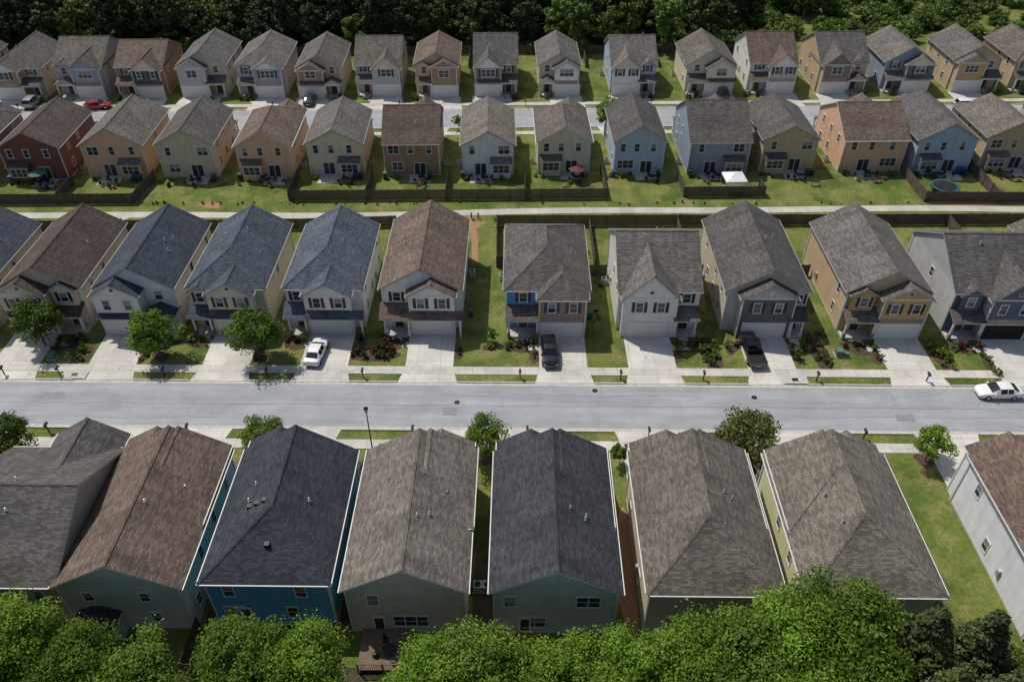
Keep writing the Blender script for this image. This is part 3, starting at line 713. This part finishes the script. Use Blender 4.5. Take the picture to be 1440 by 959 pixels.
for (X,Y,rz,D,gg,gx,proj,a0,a1,q0,q1,W_) in HOUSES:
    s=-1 if abs(rz)>1.5 else 1
    if Y<100:
        yb=Y-s*(proj+1.5)
        for lo,hi in ((-4.9,gx-2.9),(gx+2.9,4.9)):
            if hi-lo>.9:
                xa,xb=sorted((X+s*lo,X+s*hi))
                blob('mulch_bed',(xa+xb)/2,yb-s*.2,(xb-xa)/2*1.0,1.15,MULCH,seed=int(xa*5),z=.03)
                n=int((hi-lo)/.8)
                for j in range(n):
                    xx=xa+(j+.5)*(xb-xa)/n
                    plant('shrub',rs.choice(shg+[shr]),xx+rs.uniform(-.15,.15),yb+rs.uniform(-.3,.3),rs.uniform(.6,1.3))
                    if rs.random()<.5: plant('shrub',rs.choice(shg),xx+rs.uniform(-.3,.3),yb-s*rs.uniform(.6,1.0),rs.uniform(.3,.7))
        if s==1:
            bx=X+gx+(3.2 if gx<1.5 else -3.3)
            nb_=rs.choice([3,4,6])
            blob('mulch_bed',bx,Y-proj-2.2-nb_*.4,.55,nb_*.48,MULCH,seed=int(bx*3),z=.026)
            for j in range(nb_):
                plant('shrub',rs.choice(shg),bx+rs.uniform(-.2,.3),Y-proj-2.2-j*.8,rs.uniform(.4,.95))
    elif Y>140 :
        for j in range(5):
            xx=X+rs.uniform(-4.6,4.6)
            if abs(xx-(X+gx))>3: plant('shrub',rs.choice(shg),xx,Y-proj-1+rs.uniform(-.4,.4),rs.uniform(.7,1.5))
    else:
        for j in range(4):
            xx=X+rs.choice([-1,1])*rs.uniform(2.2,4.4); plant('shrub',rs.choice(shg),xx,Y-D-1.1-rs.uniform(0,.5),rs.uniform(.4,.95))
blob('mulch_bed',-16.3,70.2,2.6,1.3,MULCH,seed=41,z=.02)
for i in range(14): plant('shrub',shr if i%3 else shg[3],-16.3+rs.uniform(-2.3,2.2),70.2+rs.uniform(-1,1),rs.uniform(.6,1.3))
for x0,y0,n,m in ((-15.5,73.2,5,shr),(23,72.3,5,shg[0]),(35.5,72.5,6,shg[1]),(49.5,71.5,6,shg[2]),(-50.5,71.5,4,shg[0]),(22.6,70.8,4,shg[1]),(-33,52.5,4,shg[0]),(36,53,3,shg[2])):
    blob('mulch_bed',x0+.4,y0-n*.35,.95,n*.5,MULCH,seed=int(x0*7),z=.022)
    for j in range(n): plant('shrub',m,x0+rs.uniform(-.4,.4)+(j%2)*.8,y0-j*.75,rs.uniform(.7,1.4))
for x,y in ((-2.6,71.6),(37.2,74),(12.9,54),(-11,53.5),(50.5,70),(35,54.2)):
    blob('mulch_bed',x,y,.8,.7,MULCH,seed=int(x*3)+50,z=.018); plant('shrub',shg[2],x,y,1.0)
for x,y in ((-55.3,72),(-40.9,69.9),(-29.4,69.7),(-2.5,54.3),(23.3,53.6),(41.7,53.9),(-24.9,54.2)): blob('mulch_ring',x,y,.9,.9,MULCH,seed=int(x),z=.014)
for _ in range(90):
    x=rs.uniform(-60,60); y=rs.choice([rs.uniform(98.8,100.4),rs.uniform(104.2,105)])
    plant('shrub',rs.choice(shg),x,y,rs.uniform(.2,.6))
for _ in range(80):
    xl=rs.choice([-50,-38.9,-28,-16.4,10.7,23.6,36.9,50.3]); plant('shrub',rs.choice(shg),xl+rs.uniform(-.9,.9),rs.uniform(76,96),rs.uniform(.25,.7))

# ------------------------------------------------------------ fences
def fence(pts,h=1.8,name='wooden_fence'):
    m=MB(); rr=random.Random(int(pts[0][0]*10))
    for (xa,ya),(xb,yb) in zip(pts[:-1],pts[1:]):
        d=Vector((xb-xa,yb-ya,0)); Ln=d.length; d.normalize(); nn=Vector((-d.y,d.x,0))
        Fq=lambda u,w,z:(xa+d.x*u+nn.x*w,ya+d.y*u+nn.y*w,z)
        n=max(1,int(Ln/.15))
        for i in range(n):
            u=i*Ln/n; hh=h+rr.uniform(-.02,.02)
            m.box(u+.006,u+Ln/n-.006,-.012+rr.uniform(-.004,.004),.012,.03,hh,WOODF,Fq)
        k=max(1,int(Ln/2.4))
        for i in range(k+1):
            u=i*Ln/k; m.box(u-.05,u+.05,.014,.11,0,h+.05,WOODF,Fq)
        for z in (.35,1.0,1.6): m.box(0,Ln,.014,.055,z-.04,z+.04,WOODF,Fq)
    return m.build(name)
def fy3(x): return 105.9+.012*x
fence([(-33.5,S2(-33,113.3)),(-33.6,fy3(-33)),(-22,fy3(-22)),(-10,fy3(-10)),(2,fy3(2)),(14.2,fy3(14)),(14.0,S2(14,113.3))])
fence([(-22,fy3(-22)+.1),(-21.9,S2(-22,113.5))]); fence([(-10,fy3(-10)+.1),(-9.9,S2(-10,113.5))]); fence([(2,fy3(2)+.1),(2,S2(2,113.5))])
fence([(26.0,S2(26,112.5)),(26,fy3(26)+.4),(38.3,fy3(38)+.4),(38,S2(38,108.5))])
fence([(-110,104.2),(-72,104.4),(-56.5,104.6),(-55.8,S2(-56,113))])
fence([(61.8,S2(62,113)),(61.9,105.2),(73,105.0),(100,105.2)]); fence([(73,105.1),(73,S2(73,114))])
fence([(-68,104.5),(-68,S2(-68,112))],1.7)
fyb=lambda x:98.4+.006*x
fence([(-2.0,88),(-2.1,fyb(-2)),(11,fyb(11)),(24,fyb(24)),(37,fyb(37)),(50,fyb(50)),(62.5,fyb(62)),(90,fyb(90))])
for x in (11,23.6,36.8,50.2,62.5): fence([(x,fyb(x)-.1),(x,87)])
fence([(-16.6,fyb(-16)),(-26,fyb(-26)-.6),(-38,fyb(-38)-1),(-60,97),(-100,96.5)])
fence([(-16.6,fyb(-16)-.1),(-16.4,90)])
for xa,xb,y in ((-.8,-2,88),(9.2,11,86),(11,12.4,86),(22.2,25,86),(35,39,86),(49,51,87)): fence([(xa,y),(xb,y)])
fence([(-26.0,35.5),(-26.1,31.5),(-24.8,31.4)],1.7)
for x in (-80,-45,-30,-8.6,14.8,29.5,43,55.3,68.3,80.5): fence([(x,S2(x,158)),(x,S2(x,165.5))])
fence([(-120,S2(-120,165.6)),(-30,S2(-30,165.6)),(30,S2(30,165.6)),(56,S2(56,165.6))])

# ------------------------------------------------------------ vehicles
TYRE=m_plain('tyre_rubber',(.015,.015,.015),.85); RIM=m_gloss('wheel_alloy',(.45,.46,.47),.3,0,.8)
RED=m_gloss('tail_light',(.3,.01,.01),.2); LAMP=m_gloss('head_light',(.7,.7,.68),.1); CG=m_gloss('car_glass',(.012,.015,.018),.05)
def car(name,x,y,rz,paint,kind='sedan',z=.05):
    e=empty(name,(x,y,z),rz)
    if kind=='sedan':
        st=[(-2.38,.42,.72,.72,.66,.6),(-2.30,.27,.93,.95,.82,.70),(-1.85,.22,1.0,1.06,.90,.72),(-1.15,.21,.98,1.38,.91,.60),(-.45,.21,.96,1.46,.92,.64),(.35,.21,.94,1.42,.92,.63),(1.15,.21,.93,.99,.91,.74),(1.95,.22,.80,.87,.87,.66),(2.26,.28,.66,.70,.76,.6),(2.38,.36,.56,.56,.62,.5)]; wx=(-1.42,1.42); wr=.33
    elif kind=='suv':
        st=[(-2.35,.45,.8,.8,.78,.7),(-2.3,.32,1.05,1.08,.9,.76),(-2.05,.28,1.08,1.66,.93,.66),(-1.2,.27,1.08,1.73,.94,.70),(-.2,.27,1.06,1.74,.95,.70),(.5,.27,1.05,1.66,.95,.68),(1.15,.27,1.04,1.10,.94,.78),(1.95,.3,.96,1.02,.90,.7),(2.28,.36,.78,.8,.8,.65),(2.36,.42,.62,.62,.7,.55)]; wx=(-1.45,1.45); wr=.37
    else:
        st=[(-2.95,.5,1.02,1.02,.94,.94),(-2.9,.45,1.12,1.12,.98,.97),(-.78,.42,1.12,1.12,.98,.97),(-.70,.42,1.12,1.2,.98,.78),(-.55,.42,1.12,1.80,.98,.74),(.2,.42,1.12,1.86,.98,.75),(.75,.42,1.11,1.80,.98,.74),(1.5,.42,1.10,1.17,.97,.84),(2.6,.45,1.05,1.10,.94,.8),(2.86,.5,.85,.88,.88,.75),(2.95,.55,.7,.7,.8,.7)]; wx=(-1.85,1.9); wr=.41
    b=MB(); gl=MB()
    sec=[]
    for (sx,zb,zm,zt,w,wt) in st:
        h=[(w*.9,zb),(w,zb+(zm-zb)*.45),(w*.97,zm),(wt,zt),(wt*.5,zt+.035)]
        sec.append((sx,[(-a,c) for a,c in h]+[(a,c) for a,c in h[::-1]],zt-zm,zt))
    for i in range(len(sec)-1):
        A,B=sec[i],sec[i+1]; n=len(A[1]); ha=A[2]>.3; hb=B[2]>.3
        for j in range(n-1):
            P=[(A[0],*A[1][j]),(B[0],*B[1][j]),(B[0],*B[1][j+1]),(A[0],*A[1][j+1])]
            sideg=j in (2,6); top=j in (3,4,5)
            if sideg and (ha and hb): gl.face(P,CG)
            elif top and (ha!=hb) : gl.face(P,CG)
            elif top and kind=='pickup' and A[0]<-.8 and i>=1: pass
            else: b.face(P,paint)
    for k in (0,-1): b.face([(sec[k][0],*p) for p in sec[k][1]],paint)
    for i in range(1,len(sec)-1):
        s0=sec[i]
        if s0[2]>.3:
            for sg in (-1,1):
                w0=st[i][4]*.97;w1=st[i][5]; b.face([(s0[0]-.05,sg*(w0+.006),st[i][2]),(s0[0]+.05,sg*(w0+.006),st[i][2]),(s0[0]+.05,sg*(w1+.008),st[i][3]),(s0[0]-.05,sg*(w1+.008),st[i][3])],paint)
    if kind=='pickup':
        b.box(-2.84,-.84,-.84,.84,.62,.66,DARKM)
        for ya,yb2 in ((-.97,-.84),(.84,.97)): b.box(-2.88,-.8,ya,yb2,.66,1.13,paint)
        b.box(-2.93,-2.84,-.94,.94,.6,1.12,paint); b.box(-.84,-.76,-.94,.94,.66,1.15,paint)
    b.build('body',e); gl.build('windows',e)
    w=MB(); wid=st[4][4]
    for X_ in wx:
        for sg in (-1,1):
            for (rad,y0,y1,mt) in ((wr,wid-.22,wid+.01,TYRE),(wr*.62,wid+.01,wid+.025,RIM)):
                n=18; a=[2*math.pi*j/n for j in range(n)]
                p0=[(X_+rad*math.cos(t),sg*y0,wr+rad*math.sin(t)) for t in a]; p1=[(X_+rad*math.cos(t),sg*y1,wr+rad*math.sin(t)) for t in a]
                for j in range(n): k=(j+1)%n; w.face([p0[j],p0[k],p1[k],p1[j]],mt)
                w.face(p1,mt); w.face(p0,mt)
    w.build('wheels',e)
    l=MB(); xr,xf=st[0][0],st[-1][0]; zl=st[1][2]-.22; zf=st[-2][2]-.04; wl=st[1][4]
    for sg in (-1,1):
        l.box(st[1][0]-.04,st[1][0]+.1,sg*wl-.16 if sg>0 else sg*wl,sg*wl if sg>0 else sg*wl+.16,zl,zl+.16,RED)
        a=sg*st[-2][4]; l.box(st[-2][0]-.14,st[-2][0]+.03,min(a,a-sg*.22),max(a,a-sg*.22),zf-.1,zf+.04,LAMP)
        mx=st[6][0]-.25; l.box(mx-.08,mx+.08,sg*.98-.09,sg*.98+.09,st[6][2]-.02,st[6][2]+.12,paint)
    l.box(xr-.012,xr+.01,-.25,.25,.5,.62,TRIM)
    l.build('lights_and_mirrors',e)
    return e
WP=m_gloss('paint_white',(.74,.74,.74),.25,.6); BP=m_gloss('paint_black',(.012,.012,.014),.18,.8); RP=m_gloss('paint_red',(.30,.02,.02),.25,.6)
GP=m_gloss('paint_dark_blue',(.02,.03,.05),.2,.7); SP=m_gloss('paint_silver',(.35,.36,.38),.3,.5,.5)
car('parked_car',-22.7,70.1,PI/2-.1,WP); car('parked_car',4.35,69.8,-PI/2+.03,BP,'suv'); car('pickup_truck',27.9,70.4,PI/2+.04,BP,'pickup')
car('parked_car',53.4,S1(53,64.0),PI,WP,'sedan',.012)
car('parked_car',-75.5,S2(-75,139.9),.3,RP,'sedan'); car('parked_car',-70.0,S2(-70,141.6),PI/2,GP,'suv'); car('parked_car',-37.3,S2(-37,141.9),PI/2,GP,'sedan')
car('parked_car',83.0,S2(83,137.2),0,WP,'suv',.012); car('parked_car',-53,S2(-53,128),PI/2,SP); car('parked_car',60,S2(60,137),PI,SP,'sedan',.012)
car('parked_car',-88,S2(-88,141.8),PI/2,SP,'suv'); car('parked_car',-66,S2(-66,137.3),0,WP,'sedan',.012); car('parked_car',39.4,S2(39.4,142),-PI/2,BP,'suv')

# ------------------------------------------------------------ street furniture
def lamp(x,y,h=6.4):
    e=empty('street_lamp',(x,y,0)); m=MB()
    m.cyl((0,0),.16,0,.5,DARKM,12,.1); m.cyl((0,0),.075,.5,h-.7,DARKM,10,.055); m.cyl((0,0),.05,h-.7,h-.55,DARKM,12,.17)
    m.cyl((0,0),.24,h-.12,h-.04,DARKM,12,.22); m.cyl((0,0),.22,h-.04,h+.12,DARKM,12,.03); m.build('post',e)
    g_=MB(); g_.cyl((0,0),.16,h-.55,h-.12,m_gloss('lamp_lens',(.45,.45,.42),.2),12,.22); g_.build('lantern',e)
lamp(-14.2,55.0)
def mailbox(x,y,face=1):
    e=empty('mailbox',(x,y,0),0 if face>0 else PI); m=MB()
    m.box(-.05,.05,-.05,.05,0,1.15,DARKM); m.box(-.04,.04,-.28,.28,.98,1.05,DARKM)
    m.build('post',e); b=MB(); n=8; w=.12
    prof=[(-w,1.05),(w,1.05)]+[(w*math.cos(math.pi*k/n),1.2+w*math.sin(math.pi*k/n)) for k in range(n+1)]
    for i in range(len(prof)):
        p,q=prof[i],prof[(i+1)%len(prof)]; b.face([(p[0],-.3,p[1]),(q[0],-.3,q[1]),(q[0],.25,q[1]),(p[0],.25,p[1])],DARKM)
    b.face([(p[0],-.3,p[1]) for p in prof],DARKM); b.face([(p[0],.25,p[1]) for p in prof],DARKM)
    b.box(w,w+.02,-.1,-.05,1.15,1.42,RED); b.build('box',e)
for x in (-57.5,-51.2,-39.3,-27.6,-16.8,.9,12.2,21.5,34.2,46.5,61): mailbox(x,S1(x,66.1))
for x in (-48.5,-33.8,-26.5,-10.3,1.6,14.2,36.5,43.5): mailbox(x,S1(x,57.3),-1)
for x in range(-90,100,23): mailbox(x+.5,S2(x,139.3))
def ubox(x,y,w=.8,d=.8,h=.75):
    e=empty('utility_box',(x,y,0)); m=MB(); G=m_plain('utility_green',(.10,.16,.12),.5)
    m.box(-w/2-.1,w/2+.1,-d/2-.1,d/2+.1,0,.08,CURB); m.box(-w/2,w/2,-d/2,d/2,.08,h,G); m.box(-w/2-.03,w/2+.03,-d/2-.03,d/2+.03,h,h+.06,G); m.box(-w/2+.05,w/2-.05,-d/2-.02,-d/2-.002,.15,h-.08,G); m.build('cabinet',e)
ubox(-13.0,54.9,1.0,.9,.9); ubox(-12.2,54.4,.5,.5,.6); ubox(38.1,70.2); ubox(38.9,69.9,.4,.4,.5); ubox(-53.3,69.6); ubox(8.7,54.8,.4,.4,.6)
def bin_(x,y,c,rz=0):
    e=empty('trash_bin',(x,y,0),rz); m=MB(); M=m_plain('bin_%s'%c,dict(green=(.02,.10,.045),blue=(.03,.06,.16),dark=(.03,.03,.03))[c],.5)
    lo=[(-.24,-.28,.06),(.24,-.28,.06),(.24,.24,.06),(-.24,.24,.06)]; hi=[(-.3,-.36,1.0),(.3,-.36,1.0),(.3,.32,1.0),(-.3,.32,1.0)]
    for i in range(4): k=(i+1)%4; m.face([lo[i],lo[k],hi[k],hi[i]],M)
    m.box(-.33,.33,-.4,.36,1.0,1.07,M); m.box(-.25,.25,.36,.42,.94,1.0,M); m.build('body',e)
    w=MB()
    for sg in (-.3,.26): w.box(sg,sg+.04,.18,.38,0,.2,TYRE)
    w.build('wheels',e)
rb_=random.Random(21)
for h in h3:
    X=h[0]; yr=S2(X,Y3)-13.1
    c=rb_.choice(['green','blue','green','dark'])
    if rb_.random()<.85: bin_(X+rb_.choice([-3.9,3.8]),yr-.5,c)
    if rb_.random()<.6: bin_(X+3.1,yr-.5,rb_.choice(['blue','green']))
for x,y in ((9.6,77),(50.2,78),(-5.1,77.5),(35.9,77.6),(-26.9,47)): bin_(x,y,'green')
def patio_set(x,y,c,umb=True):
    e=empty('patio_table_set',(x,y,.07)); m=MB(); M=DARKM
    m.cyl((0,0),.55,.70,.74,M,16); m.cyl((0,0),.04,0,.7,M,8)
    m.build('table',e)
    for i in range(4):
        t=i*PI/2+.4; cx,cy=1.0*math.cos(t),1.0*math.sin(t); q=MB()
        q.box(cx-.23,cx+.23,cy-.23,cy+.23,.42,.46,M)
        for a in(-.2,.2):
            for b in(-.2,.2): q.box(cx+a-.02,cx+a+.02,cy+b-.02,cy+b+.02,0,.42,M)
        dx,dy=math.cos(t)*.22,math.sin(t)*.22; q.box(cx+dx-.15,cx+dx+.15,cy+dy-.1,cy+dy+.1,.46,.9,M); q.build('chair_%d'%(i+1),e)
    if umb:
        u=MB(); u.cyl((0,0),.025,.7,2.3,VENT,6); u.cyl((0,0),1.3,2.05,2.5,c,8,.04); u.build('umbrella',e)
UC=[m_plain('canvas_dark_red',(.12,.03,.03),.8),m_plain('canvas_tan',(.45,.38,.27),.8),m_plain('canvas_blue',(.06,.12,.22),.8),m_plain('canvas_green',(.05,.14,.09),.8)]
for i,(X,r_,s_,m_) in enumerate(h3):
    patio_set(X+rb_.uniform(-2.2,2.2),S2(X,Y3)-12.6-2.2,UC[(i*3+1)%4],i%7==2)
def grill(x,y):
    e=empty('barbecue_grill',(x,y,.07)); m=MB(); m.box(-.35,.35,-.25,.25,.55,.8,DARKM)
    n=6
    for k in range(n):
        a,b=math.pi*k/n,math.pi*(k+1)/n; m.face([(-.35,.25*math.cos(a),.8+.25*math.sin(a)),(.35,.25*math.cos(a),.8+.25*math.sin(a)),(.35,.25*math.cos(b),.8+.25*math.sin(b)),(-.35,.25*math.cos(b),.8+.25*math.sin(b))],DARKM)
    for a in(-.3,.3):
        for b in(-.2,.2): m.box(a-.02,a+.02,b-.02,b+.02,0,.55,DARKM)
    m.box(.35,.7,-.2,.2,.74,.78,VENT); m.build('body',e)
for i,(X,*_r) in enumerate(h3):
    if i%3!=0: grill(X+rb_.uniform(-3,3),S2(X,Y3)-12.6-1.6)
def planter(x,y,c):
    e=empty('planter_pot',(x,y,0)); m=MB(); m.cyl((0,0),.2,0,.45,c,10,.3); m.build('pot',e); plant('foliage',shg[0],0,0,.55,z=.3,parent=e)
TERRA=m_plain('terracotta',(.36,.14,.08),.8)
for i,(X,*_r) in enumerate(h3):
    for j in range(rb_.choice([1,2])): planter(X+rb_.uniform(-3.8,3.8),S2(X,Y3)-12.6-rb_.uniform(1.4,3.6),TERRA if i%2 else DARKM)
def bench(x,y,rz):
    e=empty('garden_bench',(x,y,0),rz); m=MB()
    for k in range(3): m.box(-.7,.7,-.2+k*.14,-.08+k*.14,.42,.46,DECK)
    for k in range(2): m.box(-.7,.7,.24,.28,.55+k*.16,.67+k*.16,DECK)
    for a in(-.62,.56): m.box(a,a+.06,-.18,-.12,0,.42,DECK); m.box(a,a+.06,.22,.29,0,.85,DECK)
    m.build('slats_and_legs',e)
for x,y in ((-45,110.5),(-14,109),(8.5,108.5),(47,110),(57,111),(79,111.5),(-70,109.5),(5,96)): bench(x,y,rb_.uniform(-1,1))
e=empty('canopy_tent',(33.9,108.9,0),.05); m=MB(); CW=m_plain('white_canvas',(.75,.75,.76),.8)
for a in(-1.5,1.5):
    for b in(-1.5,1.5): m.box(a-.03,a+.03,b-.03,b+.03,0,2.2,VENT)
m.build('legs',e); m=MB(); c=[(-1.6,-1.6,2.2),(1.6,-1.6,2.2),(1.6,1.6,2.2),(-1.6,1.6,2.2)]
for i in range(4):
    k=(i+1)%4; m.face([c[i],c[k],(0,0,3.0)],CW); m.face([c[i],c[k],(c[k][0],c[k][1],1.95),(c[i][0],c[i][1],1.95)],CW)
m.build('canopy',e)
e=empty('trampoline',(66.3,108.6,0)); m=MB(); n=24
for j in range(n):
    a,b=2*PI*j/n,2*PI*(j+1)/n
    f=lambda r,t,z:(r*math.cos(t),r*math.sin(t),z)
    m.face([f(1.75,a,.85),f(2.1,a,.85),f(2.1,b,.85),f(1.75,b,.85)],m_plain('trampoline_pad',(.03,.10,.12),.6)); m.face([f(2.1,a,.85),f(2.1,b,.85),f(2.1,b,.76),f(2.1,a,.76)],DARKM)
m.face([(1.75*math.cos(2*PI*j/n),1.75*math.sin(2*PI*j/n),.84) for j in range(n)],BLACK); m.build('mat_and_pad',e)
m=MB()
for j in range(8): a=2*PI*j/8; m.cyl((2.08*math.cos(a),2.08*math.sin(a)),.025,0,2.4,DARKM,6)
m.build('net_poles',e)
def post(x,y):
    e=empty('path_bollard',(x,y,0)); m=MB(); RB=m_plain('bollard_red',(.28,.05,.03),.6)
    m.cyl((0,0),.12,0,.9,RB,10,.10); m.cyl((0,0),.14,.9,1.05,RB,10,.05); m.cyl((0,0),.16,0,.1,CURB,10); m.build('post',e)
for x,y in ((-5.9,100.4),(-4.9,100.3),(31.6,100.9),(32.7,101),(-58,99.5)): post(x,y)
def manhole(x,y):
    m=MB(); m.cyl((0,0),.42,0,.02,CURB,20); m.cyl((0,0),.34,.02,.026,DARKM,20); m.build('manhole_cover',None,(x,y,.006))
for x,y in ((26.6,63.3),(9.2,64.2),(-6,62.2)): manhole(x,S1(x,y))
def drain(x,y):
    e=empty('storm_drain',(x,y,0)); m=MB(); m.box(-1.4,1.4,-.1,1.1,0,.16,CURB); m.box(-1.1,1.1,-.13,-.1,.03,.12,BLACK); m.box(-.35,.35,.3,.8,.16,.175,DARKM); m.build('inlet',e)
drain(31.8,S1(31.8,65.55)); drain(-49.5,S1(-49.5,65.55))
e=empty('wooden_deck',(-10.2,33.4,0)); m=MB()
for i in range(26): m.box(-2.1,2.1,-1.8+i*.14,-1.8+i*.14+.13,.45,.49,DECK)
for a in(-2.0,0,2.0): m.box(a-.05,a+.05,-1.85,-1.75,0,1.45,DECK)
m.box(-2.1,2.1,-1.86,-1.78,1.4,1.45,DECK)
for i in range(28): m.box(-2.05+i*.15,-2.02+i*.15,-1.83,-1.8,.55,1.4,DECK)
m.build('deck_frame',e)
patio_set(-9.9,33.2,UC[2],False)

# ------------------------------------------------------------ light, world, camera
EL=math.radians(58); az=math.atan2(-.74,.67)
d=Vector((math.sin(az)*math.cos(EL),math.cos(az)*math.cos(EL),math.sin(EL)))
sun=bpy.data.lights.new('sun','SUN'); sun.energy=3.6; sun.angle=math.radians(.53); sun.color=(1,.95,.87)
so=bpy.data.objects.new('sun',sun); COL.objects.link(so); so.location=(0,60,120); so.rotation_euler=(-d).to_track_quat('-Z','Y').to_euler()
w=bpy.data.worlds.new('World'); scene.world=w; w.use_nodes=True; nt=w.node_tree
sk=nt.nodes.new('ShaderNodeTexSky'); sk.sky_type='NISHITA'; sk.sun_disc=False; sk.sun_elevation=EL; sk.sun_rotation=az; sk.dust_density=2.0
bg=nt.nodes['Background']; nt.links.new(sk.outputs[0],bg.inputs[0]); bg.inputs[1].default_value=.095
cam=bpy.data.cameras.new('camera'); cam.sensor_width=36; cam.lens=28; cam.clip_end=3000
co=bpy.data.objects.new('camera',cam); COL.objects.link(co); co.location=(0,0,61); co.rotation_euler=(math.radians(50),0,0)
scene.camera=co
scene.view_settings.view_transform='Standard'; scene.view_settings.look='None'; scene.view_settings.exposure=0
